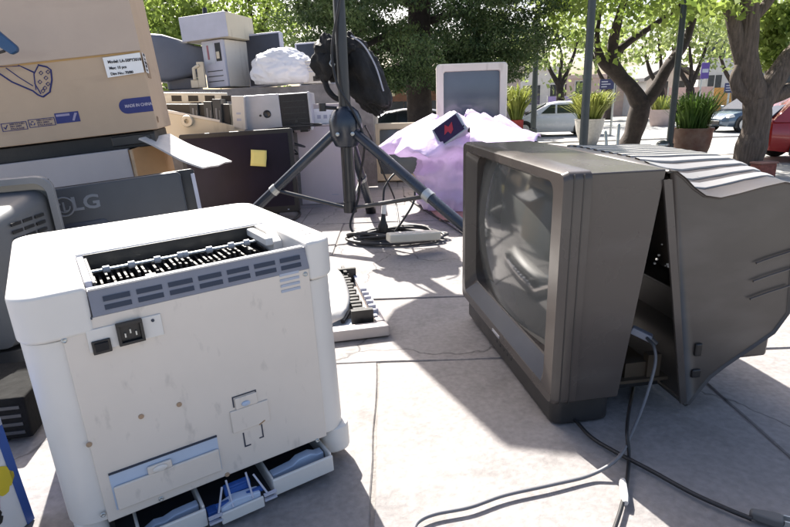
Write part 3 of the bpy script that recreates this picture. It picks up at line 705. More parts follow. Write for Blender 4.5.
# black slab under the box, white carton below it
MBX = M
t = thing('disc_player', 'flat black player squeezed between the brown box and the white carton', 'player', p+Vector((0, .01, -.002)), (0, R(-4.5), R(15)))
b = MB(); b.box(-.80, -.02, .02, .36, -.052, -.001); b.build('case', BLACKP, t, bevel=.004)
b = MB(); b.box(-.16, -.02, .012, .02, -.040, -.008); b.box(-.06, -.035, .004, .012, -.03, -.012); b.build('end_bracket', BLACKM, t, bevel=.003)
p2 = D(138, 148, 1.93)
t = thing('white_carton', 'long white lined carton under the black player, brown and torn open at its right end', 'box', (p2.x, p2.y, 0), (0, R(-4.5), R(15)))
hc = p2.z; M = M_of(t)
b = MB(); b.box(-.80, 0, 0, .33, 0, hc); b.build('carton', CARDG, t, bevel=.003)
b = MB(); b.add([(.001, .004, 0), (.001, .004, hc-.005), (.10, .09, hc+.012), (.10, .09, 0), (.10, .30, 0), (.10, .30, hc+.01), (.001, .32, hc), (.001, .32, 0)], [(0, 1, 2, 3), (3, 2, 5, 4), (4, 5, 6, 7)]); b.build('open_end', CARDD, t, solid=.004)
b = MB(); b.tube([(.004, -.004, 0), (.006, -.004, hc*.6), (.010, -.002, hc-.004)], .006, 6); b.build('torn_edge', mat('torn cardboard', (.46, .33, .21), .9, .25, 30), t)
b = MB(); q = [D(139, 138, 1.90), D(170, 134, 2.16), D(232, 161, 2.24), D(203, 168, 1.96)]; Mi = M.inverted(); q = [Mi @ x for x in q]
N = 10; rows = []
for i in range(N+1):
    u = i/N; rows.append([q[0].lerp(q[3], u).lerp(q[1].lerp(q[2], u), v/4)+Vector((0, 0, -.004*math.sin(u*3.1)+.003*math.sin(v*2.2+u*7))) for v in range(5)])
b.rows(rows); b.build('torn_flap', mat('white carton flap', (.50, .485, .475), .8, .05), t, solid=.006)

# ------------------------------------------------------------------ flat monitor seen from behind with raised letters
p = D(118, 246, 1.42); p.z = 0.02
t = thing('flat_monitor', 'dark grey flat monitor turned back to front with raised lettering, behind the printer', 'monitor', p, (R(-9), R(-4.5), R(17)))
M = M_of(t); H = lambda px, py, c=0: hit(M, px, py, 1, c)
tl, tr_ = H(52, 190), H(179, 170)
W0, W1, ZT = tl.x-.02, tr_.x, (tl.z+tr_.z)/2
b = MB(); b.prism(rrect(W0, W1, .0, ZT, .012), 0, .026, ax=1); b.build('back_cover', GREYMON, t, bevel=.006, seg=3)
b = MB(); b.prism(rrect(W0-.006, W1+.035, -.006, ZT+.004, .008), .027, .05, ax=1); b.build('bezel', BLACKP, t, bevel=.003)
b = MB(); b.box(W1+.026, W1+.036, .02, .027, .06, ZT-.01); b.build('edge_strip', LILACG, t, bevel=.001)
a, c = H(66, 238), H(108, 218)
b = MB(); b.prism(rrect(a.x, c.x, .02, c.z, .012), -.004, -.0005, ax=1); b.build('stand_plate', mat('stand plate', (.03, .036, .055), .35), t, bevel=.002)
e = H(86, 203); text_on('LG', .050, LGREY, t, (e.x, -.0008, e.z), (R(90), 0, 0), 'raised_lettering', ext=.001, sx=1.15, bold=.0012)
e = H(64, 207); k = MB(); rr = .024
k.tube([(e.x+rr*math.cos(R(a_)), -.001, e.z+rr*math.sin(R(a_))) for a_ in range(0, 361, 15)], .0022, 6)
k.box(e.x-.002, e.x+.002, -.002, 0, e.z-.010, e.z+.012); k.box(e.x-.002, e.x+.009, -.002, 0, e.z-.012, e.z-.009)
k.lathe([(.003, 0), (.003, .002)], 10, M=Matrix.Translation((e.x-.009, 0, e.z+.008)) @ Matrix.Rotation(R(90), 4, 'X'))
k.tube([(e.x+rr*.6*math.cos(R(a_)), -.001, e.z+rr*.6*math.sin(R(a_))) for a_ in range(150, 361, 15)], .0016, 6)
k.build('round_emblem', LGREY, t)

# ------------------------------------------------------------------ charcoal monitor at the left edge, vents towards us
p = G(30, 372); p = Vector((p.x, p.y+.06, 0))
t = thing('tube_monitor', 'mid grey tube monitor cut by the left edge, louvred back towards the camera', 'monitor', p, (0, R(-2), R(12)))
M = M_of(t); yb = .12; H = lambda px, py, c=yb: hit(M, px, py, 1, c)
c = H(50, 175); X1, ZT = c.x, c.z; X0 = X1-.42
b = MB(); out = rrect(X0, X1, .03, ZT, .035, 7); inn = rrect(X0+.016, X1-.016, .05, ZT-.016, .028, 7); n = len(out)
rows = [[(x-.004, yb+.022, z) for x, z in out], [(x, yb+.004, z) for x, z in out], [(x*.998+X1*.002-.002, yb, z-.002) for x, z in out], [(x, yb, z) for x, z in inn], [(x, yb+.02, z) for x, z in inn]]
b.rows(rows, close=True); b.build('front_frame', GREYMON2, t, smooth=40)
b = MB(); b.box(X0+.01, X1-.012, yb+.019, yb+.021, .05, ZT-.01); b.build('screen', SCREEN, t)
b = MB(); rows = []
for (y, s, sx_) in ((yb+.035, 1, 1), (yb-.0, .99, .98), (yb-.11, .9, .88), (yb-.2, .80, .74), (yb-.205, .7, .6)):
    cx_ = (X0+X1)/2-.005; cz = ZT*.42
    rows.append([(cx_+(q[0]-cx_)*sx_, y, cz+(q[1]-cz)*s) for q in rrect(X0+.022, X1-.022, .045, ZT-.032, .03, 5)])
b.rows(rows, close=True); k = len(rows[0]); b.f.append(list(range(len(b.v)-k, len(b.v)))); b.mi.append(0)
shl = b.build('rear_shell', mat('mid grey monitor plastic', (.095, .10, .108), .5, .12, 6), t, smooth=35)
b = MB()
for i in range(11):
    z = .155+i*.0165
    for j in range(3):
        y0 = yb-.02-j*.042
        xf = lambda y: (X0+X1)/2-.005+(X1-.022-(X0+X1)/2+.005)*(.98-(yb-y)/.11*.10)+.001
        b.add([(xf(y0)+.001, y0, z), (xf(y0-.034)+.001, y0-.034, z), (xf(y0-.034)+.001, y0-.034, z+.007), (xf(y0)+.001, y0, z+.007)], [(0, 1, 2, 3)])
b.build('side_louvre', BLACKP, shl, solid=.002)
b = MB()
for i in range(9):
    for j in range(9): b.box(X0+.10+j*.024, X0+.118+j*.024, yb-.207, yb-.204, .08+i*.02, .089+i*.02)
b.build('back_louvre', BLACKP, shl)
b = MB(); b.prism(rrect((X0+X1)/2-.13, (X0+X1)/2+.13, yb-.15, yb+.08, .04), 0, .045); b.build('foot', GREYMON, t, bevel=.004)

# ------------------------------------------------------------------ printed carton at the lower left corner
p = G(34, 440)
t = thing('added_shade_case', 'added black slotted case darkening the shaded gap between grey monitor and printed carton', 'case', (p.x, p.y, 0), (0, 0, R(10)))  # added box; its black stands in for the shade below the monitor
b = MB(); b.box(-.34, 0, 0, .16, .006, .085); cs = b.build('case', mat('matte black shade filler', (.012, .012, .012), .9, .3, 20, .1, spec=.15), t, bevel=.004)
b = MB()
for k in range(4): b.box(-.33, -.01, -.0015, 0, .016+k*.016, .022+k*.016)
b.build('front_groove', GREYMON, cs)
b = MB(); b.box(-.33, -.30, .02, .14, 0, .006); b.box(-.04, -.01, .02, .14, 0, .006); b.build('foot_rail', BLACKP, t)
p = G(33, 519)
t = thing('printed_carton', 'white carton with a blue edge and colour ink splashes in the lower left corner', 'box', p, (R(0), R(-4), R(78)))
M = M_of(t); 
b = MB(); b.box(-.32, 0, .0, .12, 0, .172); b.build('carton', PAPER, t, bevel=.0015)
b = MB(); b.box(-.32, .0008, -.0015, .121, .1722, .1752); b.box(-.010, .0015, -.0016, -.0002, .0, .1722); b.box(.0002, .002, 0, .12, 0, .1722); b.build('blue_border', mat('carton blue', (.03, .09, .33), .5), t)
for cx_, cz_, m_, s_ in ((-.022, .088, YINK, .020), (-.046, .072, MAGENTA, .020), (-.07, .06, CINK, .018), (-.045, .045, mat('black ink print', (.02, .02, .02), .6), .010)):
    b = MB(); rnd = random.Random(int(cx_*1e4)); b.prism([(cx_+s_*(.7+.5*rnd.random())*math.cos(R(a_))*.8, cz_+s_*(.8+.5*rnd.random())*math.sin(R(a_))) for a_ in range(0, 360, 20)], -.0016, -.0004, ax=1); b.build('ink_splash', m_, t)
b = MB(); b.box(-.008, .001, -.0035, .004, .160, .178); b.build('corner_clip', SILVER, t, bevel=.001)

# ------------------------------------------------------------------ dark flat television with a yellow note
p, w_, h_ = slot(191, 131, 300, 216, 2.78)
p.z = 0; h_ = D(245, 131, 2.78).z
t = thing('dark_television', 'dark flat television facing the camera with a yellow note stuck on it', 'television', p, (R(-3), R(-1.5), R(2)))
b = MB(); b.prism(rrect(-w_/2, w_/2, .02, h_, .012), .0, .05, ax=1); b.build('case', BLACKP, t, bevel=.005)
b = MB(); b.box(-w_/2+.022, w_/2-.022, -.002, .0, .055, h_-.022); b.build('panel', SCREENB, t)
b = MB(); b.prism(rrect(-.16, .16, -.05, .12, .04), 0, .018); b.build('foot', BLACKP, t, bevel=.004)
b = MB(); b.box(w_/2-.06, w_/2-.052, -.003, 0, .034, .038); b.build('power_light', PALEBLUE, t)
M = M_of(t); c = hit(M, 259, 158, 1, -.003)
tn = thing('sticky_note', 'yellow paper note stuck on the dark flat television', 'note', M @ c, (R(-3), R(5), R(2)))
b = MB(); s_ = .039; b.rows([[(x*s_, -.004-(.014*max(0, -z)+.010*max(0, x))*(1 if z < 0 else .5), z*s_) for z in (-1, -.5, 0, .5, 1)] for x in (-1, -.5, 0, .5, 1)]); b.build('paper', YELLOW, tn, solid=.0006, smooth=60)

# ------------------------------------------------------------------ white appliance carton
p, w_, h_ = slot(300, 125, 358, 204, 3.15); p.z = 0; h_ = D(330, 125, 3.15).z
t = thing('tall_carton', 'tall pale pinkish white carton standing behind the tripod', 'box', p, (0, 0, R(2)))
WCH = h_; WCP = p
b = MB(); b.box(-w_/2, w_/2, 0, .42, 0, h_-.004); b.build('carton', CARDP, t, bevel=.005)
b = MB(); b.box(-w_/2-.003, w_/2+.003, -.003, .424, h_-.004, h_+.004); b.build('lid', CARDG, t, bevel=.002)
b = MB(); b.box(-w_/2+.02, -w_/2+.05, -.001, 0, .03, .034); b.box(.02, .06, -.001, .0, .05, .054); b.build('scuff', LILACG, t)

# silver computer tower on its side
p, w_, h_ = slot(247, 94, 313, 131, 2.98); p.z = max(LEDGE, h_*0)+.006
t = thing('computer_tower', 'silver and black computer tower lying on its side on the ledge', 'computer', p, (0, R(-2), R(3)))
b = MB(); b.box(-w_/2+.004, w_/2-.004, .02, .38, .004, h_-.002); b.build('case', SILVER, t, bevel=.003)
b = MB(); b.box(-w_/2, .015, 0, .022, 0, h_); ff = b.build('silver_front', SILVER, t, bevel=.004)
b = MB(); b.box(.0155, w_/2-.012, .002, .022, .006, h_-.006); md = b.build('black_mesh_front', mat('tower mesh', (.014, .014, .016), .5, .4, 120), t, bevel=.002)
b = MB(); b.box(w_/2-.0118, w_/2, 0, .022, 0, h_); b.build('front_edge', SILVER, t, bevel=.002)
b = MB(); b.lathe([(.018, 0), (.020, .004), (.016, .006), (.013, .004)], 20, M=Matrix.Translation((-.055, 0, h_*.5)) @ Matrix.Rotation(R(90), 4, 'X')); b.lathe([(.006, 0), (.006, .003)], 12, M=Matrix.Translation((-.09, 0, h_*.47)) @ Matrix.Rotation(R(90), 4, 'X')); b.build('power_button', BLACKM, ff, smooth=40)
b = MB()
for k in range(5): b.box(.03, w_/2-.025, .0005, .002, .03+k*.03, .033+k*.03)
b.lathe([(.007, 0), (.007, .003)], 12, M=Matrix.Translation((.09, .002, .05)) @ Matrix.Rotation(R(90), 4, 'X')); b.build('drive_slot', BLACKM, md)
for s_ in (-1, 1):
    b = MB(); b.box(s_*(w_/2-.05)-.02, s_*(w_/2-.05)+.02, .03, .36, -.008, .004); b.build('rubber_foot', BLACKP, t)

# open beige case
p, w_, h_ = slot(163, 92, 247, 139, 2.90); p.z = D(200, 140, 2.9).z
t = thing('open_case', 'opened beige computer case with dark drive cages, left of the silver tower', 'computer', p, (0, R(2), R(6)))
M = M_of(t); H = lambda px, py, c=0: hit(M, px, py, 1, c)
pol = [H(*q) for q in ((158, 111), (190, 117), (219, 122), (246, 129), (243, 132), (188, 141), (170, 139), (160, 133))]
b = MB(); b.prism([(q.x, q.z) for q in pol], 0, .014, ax=1); sp = b.build('beige_side', BEIGE, t, bevel=.003)
b = MB(); pol = [H(*q) for q in ((158, 108), (220, 120), (220, 122.5), (158, 111))]; b.prism([(q.x, q.z) for q in pol], -.006, .02, ax=1); b.build('folded_lip', BEIGEW, t, bevel=.002)
c = H(188, 121); b = MB(); b.lathe([(.028, 0), (.030, .02), (.026, .03), (.012, .03), (.012, .012)], 20, M=Matrix.Translation((c.x, 0, c.z)) @ Matrix.Rotation(R(90), 4, 'X')); b.build('round_knob', BEIGE, sp, smooth=40)
b = MB(); a0, a1 = H(166, 104, .2), H(228, 93, .2)
b.box(a0.x, a1.x, .17, .185, a1.z-.055, a1.z); fr = b.build('steel_rail', STEEL, t, bevel=.002)
b = MB()
for k in range(4): b.box(a0.x+.04+k*.085, a0.x+.09+k*.085, .166, .1695, a1.z-.043, a1.z-.014)
b.build('rail_opening', BLACKP, fr)
b = MB(); q = H(232, 130, .05); b.box(a0.x, q.x, .03, .16, .0, H(200, 104, .1).z); b.build('dark_interior', BLACKP, t, bevel=.004)
for k, px in enumerate((196, 210, 219)):
    c0, c1 = H(px-6, 104, .02), H(px+5, 126, .02)
    b = MB(); b.box(c0.x, c1.x-.004, .004, .15, c1.z, c0.z+.012*k); dc = b.build('drive_cage', mat('drive cage grey', (.035, .04, .045), .4, .2), t, bevel=.002)
    b = MB(); b.box(c0.x+.012, c0.x+.02, .001, .004, c1.z+.03, c0.z-.02); b.box(c0.x+.03, c0.x+.034, .001, .004, c1.z+.01, c0.z-.03); b.build('cage_slot', GREYMON2, dc)
b = MB(); c0, c1 = H(231, 96), H(246, 129); b.box(c0.x, c1.x, .0, .25, c1.z-.004, c0.z); ep = b.build('end_panel', BEIGEW, t, bevel=.003)
b = MB(); b.box(c0.x+.02, c1.x-.02, -.001, 0, c1.z+.04, c1.z+.052); b.box(c0.x+.02, c1.x-.02, -.001, 0, c0.z-.09, c0.z-.08); b.build('end_slot', LILACG, ep)

for seed_, px, py, d_, lab in ((3, 178, 92, 3.05, 'tangled black lead lying over the open beige case'), (5, 292, 131, 2.86, 'thin black lead draped over the top of the dark flat television')):
    rg_ = random.Random(seed_); o_ = D(px, py, d_)
    cord('loose_lead', lab, [o_+Vector((rg_.uniform(-.16, .16), rg_.uniform(-.03, .06), rg_.uniform(-.03, .05)-.02*k)) for k in range(7)], .004, CORDB)

# ------------------------------------------------------------------ things on top of the wall
YW = 3.95
def wz(): return wtop+.012
# tower with side
p, w_, h_ = slot(206, 40, 232, 88, YW-.1); p.z = wz(); h_ = D(220, 40, YW-.1).z-p.z
t = thing('standing_tower', 'pale computer tower upright on the stone wall, hole in its lilac grey front', 'computer', p, (0, R(-2), R(-24)))
b = MB(); b.box(-w_/2, w_/2, .015, .40, 0, h_); b.build('case', BEIGEW, t, bevel=.003)
b = MB(); b.box(-w_/2, w_/2, -.01, .0145, 0, h_); ff = b.build('front', LILACG, t, bevel=.005)
b = MB(); b.box(.022, w_/2-.02, -.012, -.0095, h_*.55, h_*.93); b.build('drive_hole', BLACKP, ff)
b = MB(); b.box(.03, .055, -.02, -.012, h_*.6, h_*.75); b.build('hanging_part', BEIGE, ff, bevel=.003)
b = MB(); b.box(-w_/2+.02, .01, -.0112, -.0098, h_*.50, h_*.95); b.build('front_cover', SILVER, ff)
b = MB()
for k in range(3): b.box(-w_/2+.02, .06, -.0115, -.0098, h_*(.12+.11*k), h_*(.14+.11*k))
b.build('front_slot', GREYMON, ff)
b = MB(); b.box(-w_/2+.04, -w_/2+.055, -.0125, -.0112, h_*.6, h_*.9); b.build('red_strip', mat('faded red print', (.30, .12, .14), .6), ff)
TWZ = wz()+h_
# flat beige desktop case on it
p, w_, h_ = slot(179, 14, 231, 41, YW-.14); p.z = TWZ+.003; h_ = D(205, 15, YW-.1).z-p.z
t = thing('desktop_case', 'flat pale desktop case lying across the top of the standing tower', 'computer', p, (0, R(-3.0), R(-15)))
b = MB(); b.box(-w_/2, w_/2, .012, .36, 0, h_); b.build('case', BEIGE, t, bevel=.003)
b = MB(); b.box(-w_/2, w_/2, 0, .0115, 0, h_); b.build('front', LILACG, t, bevel=.004)
t2 = thing('small_cylinder', 'small black knob shaped part on top of the desktop case', 'part', M_of(t) @ Vector((-.03, .1, h_)))
b = MB(); b.lathe([(.02, 0), (.022, .012), (.016, .02), (.014, .05), (.010, .055)], 14); b.build('body', BLACKP, t2, smooth=40)
# grey monitor on its side, neck to the right
p = D(178, 90, YW-.1); p.z = wz()
t = thing('overturned_monitor', 'slate grey tube monitor on the stone wall, tapering towards the standing tower', 'monitor', p, (0, 0, R(8)))
M = M_of(t); H = lambda px, py, c=.0: hit(M, px, py, 1, c)
zt_, zb_ = H(160, 36).z, H(160, 83).z; xl = H(146, 50).x; xr = H(206, 60).x
b = MB(); rows = []
for u, s in ((0, 1), (.08, 1.02), (.30, 1.0), (.55, .84), (.8, .62), (1.0, .56), (1.01, .45)):
    x = xl+(xr-xl)*u; cz = zb_+(zt_-zb_)*(.55-.06*u)
    rows.append([(x, .17+q[0]*s, cz+q[1]*s*(1-.0*u)) for q in rrect(-.2, .2, -(zt_-zb_)*.5, (zt_-zb_)*.5, .03, 4)])
b.rows(rows, close=True); k = len(rows[0]); b.f.append(list(range(k))); b.mi.append(0); b.f.append(list(range(len(b.v)-k, len(b.v)))); b.mi.append(0)
b.build('rear_shell', SLATE, t, smooth=38)
b = MB(); b.prism(rrect(xl+.08, xl+.28, .06, .3, .04), -.004, zb_+.03); b.build('foot', SLATE, t, bevel=.006)
t = thing('loose_bracket', 'small rusty beige bracket between overturned monitor and standing tower', 'bracket', Vector((D(196, 88, YW-.2).x, YW-.14, wz())))
b = MB(); b.box(-.05, .0, 0, .06, 0, .05); b.box(.0, .045, .0, .03, 0, .16); b.tube([(-.02, .0, .05), (-.02, 0, .12), (.02, 0, .14)], .012, 8); b.build('metal_part', BEIGE, t, bevel=.004)
# dark panels
for (x0, y0, x1, y1, d, lab, rz) in ((249, 32, 287, 88, YW+.05, 'dark flat monitor with a pale rim standing on the wall right of the standing tower', -8), (300, 41, 340, 88, YW+.25, 'navy flat panel standing behind the white plastic bag', 4)):
    p, w_, h_ = slot(x0, y0, x1, y1, d); zt_ = D((x0+x1)/2, y0, d).z; p.z = wz(); h_ = zt_-p.z
    t = thing('flat_monitor', lab, 'monitor', p, (R(-4), R(-3), R(rz)))
    b = MB(); b.prism(rrect(-w_/2, w_/2, 0, h_, .01), 0, .05, ax=1); b.build('case', LILACG, t, bevel=.004)
    b = MB(); b.box(-w_/2+.012, w_/2-.014, -.002, 0, .012, h_-.012); b.build('panel', mat('dark panel face', (.022, .028, .045), .4, .2), t)
# white bag
def lump(name, m, parent, c, rad, seed, amp=.2, fr=3.0, n=36, flat=0, smooth=60, fine=.0, crease=0):
    b = MB(); rows = []
    for i in range(n+1):
        th = math.pi*i/n; row = []
        for j in range(2*n):
            ph = math.pi*j/n; d_ = Vector((math.sin(th)*math.cos(ph), math.sin(th)*math.sin(ph), math.cos(th)))
            k = 1+amp*noise.noise(d_*fr+Vector((seed, 0, 0)))+amp*.5*abs(noise.noise(d_*fr*2.3+Vector((0, seed, 0))))+fine*(abs(noise.noise(d_*fr*5+Vector((3, seed, 1))))-.2)
            q = Vector((d_.x*rad[0], d_.y*rad[1], d_.z*rad[2]))*k
            if q.z < -flat*rad[2]: q.z = -flat*rad[2]+(q.z+flat*rad[2])*.05
            if crease:
                w1 = d_*1.1+Vector((noise.noise(d_*1.6), noise.noise(d_*1.6+Vector((5, 0, 0))), noise.noise(d_*1.6+Vector((0, 5, 0)))))*.5
                q *= 1-crease*(abs(noise.noise(w1*1.6))+.6*abs(noise.noise(w1*3.4+Vector((2, 2, 2))))+.3*abs(noise.noise(w1*7)))
            row.append(Vector(c)+q)
        rows.append(row)
    b.rows(rows, close=True)
    return b.build(name, m, parent, smooth=smooth)
p = D(283, 88, YW-.12)
t = thing('plastic_bag', 'white plastic bag bundled on top of the stone wall', 'bag', (p.x, p.y, wz()))
lump('bag_body', BAGW, t, (0, .02, .09), (.225, .185, .14), 3, .18, 1.5, 64, .6, 80, .0, .11)
b = MB()
for k, (x, z) in enumerate(((.12, .13), (.15, .11))): b.tube(catmull([(x, -.02, z), (x+.05, -.04, z+.03), (x+.09, -.03, z-.03)], 6), [.02]*3+[.012]*4+[.006]*6, 7)
b.build('tied_ears', BAGW, t, smooth=50)
p, w_, h_ = slot(303, 64, 323, 86, YW-.2); p.z = wz()
t = thing('beige_power_supply', 'small beige power supply box right of the white bag', 'power supply', p, (0, 0, R(-14)))
b = MB(); b.box(-w_/2, w_/2, 0, .16, 0, h_); bx = b.build('case', BEIGEW, t, bevel=.003)
b = MB(); b.box(.005, w_/2-.012, -.002, 0, .015, .045); b.build('socket', BLACKP, bx)
b = MB()
for k in range(4): b.box(-w_/2+.01, w_/2-.012, -.0012, 0, h_*.5+k*.018, h_*.5+.006+k*.018)
b.build('slot', LILACG, bx)
# small white device on the carton
t = thing('white_modem', 'flat white device with pale slots lying on the tall carton behind the pole', 'device', (WCP.x+.02, WCP.y+.06, WCH+.004), (0, 0, R(2)))
b = MB(); b.box(-.15, .12, 0, .12, 0, .085); b.build('case', PAPER, t, bevel=.006)
b = MB(); b.box(-.13, .10, .004, .116, .085, .11); b.build('upper_case', CARDG, t, bevel=.004)
b = MB()
for k in range(6): b.box(-.13+k*.035, -.11+k*.035, -.001, 0, .03, .05)
b.build('slot', LILACG, t)

# black rucksack hanging on the pole
p = D(350, 112, TB.y+.12)
t = thing('black_bag', 'black nylon rucksack with a metal clip hanging behind the tripod pole', 'bag', p, (0, 0, 0))
mb_ = lump('bag_body', CLOTHB, t, (0, 0, 0), (.075, .085, .165), 11, .34, 1.8, 34, 2, 55, .10)
mb_.location = (.072, .055, .135); mb_.rotation_euler = (0, R(-24), 0)
lump('top_flap', CLOTHB, t, (.0, .045, .255), (.085, .07, .05), 15, .34, 2.2, 26, 2, 55, .12)
lump('front_pocket', CLOTHB, t, (-.075, -.02, .215), (.062, .06, .085), 6, .34, 2.2, 26, 2, 55, .12)
b = MB(); b.tube(catmull([(-.10, -.03, .15), (-.085, -.04, .09), (-.045, -.045, .055), (-.01, -.02, .075), (.0, .0, .12)], 8), .012, 8); b.build('strap', CLOTHB, t, smooth=50)
b = MB(); b.tube(catmull([(.02, -.03, .30), (.07, -.035, .26), (.115, -.03, .18), (.145, -.02, .08)], 8), .0035, 6); b.build('piping', LILACG, t, smooth=50)
b = MB(); b.tube([(-.062, -.09, .225), (-.062, -.09, .205)], .004, 6); b.tube(catmull([(-.062, -.09, .205), (-.070, -.092, .19), (-.058, -.092, .178), (-.05, -.09, .19)], 6), .003, 6); b.build('metal_clip', STEEL, t, smooth=50)
t.rotation_euler = (0, 0, R(4))

# ------------------------------------------------------------------ beige monitors, purple bag, box
crt_monitor('tube_monitor', 'small beige tube monitor on the paving behind the right leg of the tripod', 374, 124, 428, 181, 3.95, .36, BEIGE, SCREENG, rz=-6, rx=-8, margin=.11)
p, w_, h_ = slot(437, 67, 506, 133, 3.25)
crate_h = p.z
t = thing('support_carton', 'plain brown carton hidden behind the purple bag under the beige monitor', 'box', (p.x, 3.25, 0), (0, 0, R(-3)))
b = MB(); b.box(-.24, .24, .01, .42, 0, crate_h-.005); b.build('carton', CARD, t, bevel=.004)
crt_monitor('tube_monitor', 'off white tube monitor with a blue grey screen standing up behind the purple bag', 437, 67, 506, 133, 3.25, .36, BEIGEW, SCREENG, rz=-3, margin=.10, chin=.16)

PURPB = mat('thin lilac plastic film', (.78, .67, .87), .30, .14, 5, .55, bscale=26, trans=.40, spec=.6)
p = G(452, 214); 
t = thing('purple_bag', 'crumpled translucent lilac plastic bag full of scrap with its mouth folded out', 'bag', (p.x+.06, p.y+.22, 0), (0, 0, 0))
def crumple():
    b = MB(); n = 84; rows = []
    prof = [(.20, .0), (.25, .01), (.26, .06), (.25, .13), (.245, .20), (.25, .25), (.275, .29), (.32, .305), (.36, .315), (.385, .333), (.38, .362), (.35, .395), (.27, .43), (.15, .452), (.02, .458)]
    prof = [(prof[i][0]+(prof[i+1][0]-prof[i][0])*k/4, prof[i][1]+(prof[i+1][1]-prof[i][1])*k/4) for i in range(len(prof)-1) for k in range(4)]
    n = 132
    for i, (r, z) in enumerate(prof):
        row = []
        for j in range(n):
            a_ = 2*math.pi*j/n; c_, s_ = math.cos(a_), math.sin(a_); P_ = Vector((c_*r, s_*r, z))
            w1 = P_+Vector((noise.noise(P_*4), noise.noise(P_*4+Vector((5, 0, 0))), noise.noise(P_*4+Vector((0, 5, 0)))))*.06
            f1 = abs(noise.noise(w1*5.2+Vector((4, 0, 2)))); f2 = abs(noise.noise(w1*11+Vector((1, 6, 2)))); f3 = abs(noise.noise(w1*23+Vector((9, 2, 5))))
            dsp = .010-.10*f1-.045*f2-.012*f3
            fl = math.exp(-((z-.322)/.04)**2)
            lobes = max(0, noise.noise(Vector((c_*1.7, s_*1.7, 2.2)))+.25)
            rr = r+dsp*min(1, r*6)+fl*.13*lobes
            zz = z-fl*.085*max(0, noise.noise(Vector((c_*2.4, s_*2.4, 7)))+.1)+(.09*f1-.02+.04*f2)*min(1, max(0, (z-.28))*9)
            row.append((c_*rr*.97, s_*rr*.95, max(0, zz)))
        rows.append(row)
    b.rows(rows, close=True); return b
crumple().build('bag_film', PURPB, t, smooth=75)
b = MB()
rnd = random.Random(12)
for k, (x0, y0, s_) in enumerate(((-.05, -.05, .10), (.06, .02, .09), (-.02, .08, .1))):
    b.box(x0-s_, x0+s_, y0-s_*.8, y0+s_*.8, .02+k*.10, .11+k*.09, M=Matrix.Rotation(R(20*k), 4, 'Z'))
b.build('scrap_inside', mat('scrap inside bag', (.10, .08, .14), .6, .4, 6), t)
# skirt of film reaching out to the right behind the television
b = MB(); rows = []
pts0 = [D(470, 118, 2.75), D(495, 122, 2.7), D(520, 130, 2.6), D(541, 137, 2.5)]
pts1 = [D(470, 142, 2.5), D(492, 150, 2.4), D(515, 150, 2.38), D(535, 148, 2.36)]
P0, P1 = catmull(pts0, 6), catmull(pts1, 6); o = t.location
for u in range(9):
    rows.append([(lambda q, k: q-o+Vector((0, 0, .035*math.sin(u/8*3.14)+.012*noise.noise(Vector((k*.25, u*.4, 1))))))(P0[k].lerp(P1[k], u/8), k) for k in range(len(P0))])
b.rows(rows); b.build('film_corner', PURPB, t, smooth=40, solid=.001)
bagtop = .425
p = D(449, 132, 2.62)
t = thing('car_radio', 'small silver edged device with a dark red face lying tilted on the purple bag', 'device', p+Vector((0, 0, .01)), (R(-24), R(-34), R(-12)))
b = MB(); b.box(-.072, .072, 0, .05, -.05, .052); b.build('case', SILVER, t, bevel=.004)
b = MB(); b.box(-.062, .062, -.0025, -.0003, -.042, .044); fc = b.build('face', mat('device face', (.03, .016, .06), .5, .3, 12, spec=.3), t)
b = MB(); b.prism([(-.03, -.01), (-.005, .032), (.005, .012), (.03, .024), (.018, -.012), (-.002, -.024), (-.008, -.004)], -.0036, -.0026, ax=1); b.build('red_print', mat('red print', (.42, .03, .05), .4), fc)
t = thing('black_adapter', 'small black adapter with a white band lying on the purple bag', 'adapter', D(466, 131, 2.6), (R(20), R(28), R(10)))
b = MB(); b.box(-.025, .025, 0, .02, 0, .018); b.build('body', BLACKP, t, bevel=.003)
b = MB(); b.box(-.006, .004, -.001, .021, .0, .0195); b.build('band', PAPER, t)
q = [G(428, 209), G(470, 212), G(478, 224), G(440, 221)]; c0 = sum(q, Vector())/4
b = MB(); b.prism([((x-c0).x, (x-c0).y) for x in q], .002, .008); tag(b.build('cardboard_sheet', REDMAT, loc=(c0.x, c0.y, 0)), 'flat reddish cardboard sheet on the paving under the front of the purple bag', 'cardboard')

# ------------------------------------------------------------------ coiled cable, power strip
def coil():
    c = G(395, 240); pts = []
    rnd = random.Random(5)
    for k in range(7):
        rx, ry = .165+rnd.uniform(-.02, .03), .085+rnd.uniform(-.015, .02); ox, oy = rnd.uniform(-.02, .03), rnd.uniform(-.012, .012)
        for j in range(12):
            a_ = 2*math.pi*j/12; pts.append(Vector((ox+rx*math.cos(a_), oy+ry*math.sin(a_), .008+.006*k*(.6+.4*math.sin(a_*2+k)))))
    b = MB(); b.tube(catmull(pts, 3), .0062, 7); tag(b.build('cable_coil', mat('coil cable', (.035, .033, .034), .5), smooth=60, loc=(c.x, c.y, 0)), 'coiled dark cable lying on the paving below the tripod', 'cable')
coil()
a, c = G(388, 246, .03), G(438, 240, .03)
t = thing('power_strip', 'cream power strip lying across the coiled cable', 'power strip', ((a.x+c.x)/2, (a.y+c.y)/2-.02, .045), (0, R(3), math.atan2(c.y-a.y, c.x-a.x)))
L = (c-a).length/2
b = MB(); b.box(-L, L, -.026, .026, 0, .032); b.build('housing', CREAM, t, bevel=.006)
for k in range(4):
    x = -L+.045+k*(2*L-.09)/3
    b = MB(); b.lathe([(.017, .0), (.017, .0015), (.015, .001)], 14, c=(x, 0, .032)); b.build('outlet', BEIGEW, t)
p = G(388, 238, .0); p = Vector((p.x-.02, p.y, .03))
t = thing('standing_plug', 'black plug with a white tagged lead standing up on the cable coil', 'plug', p, (0, R(4), 0))
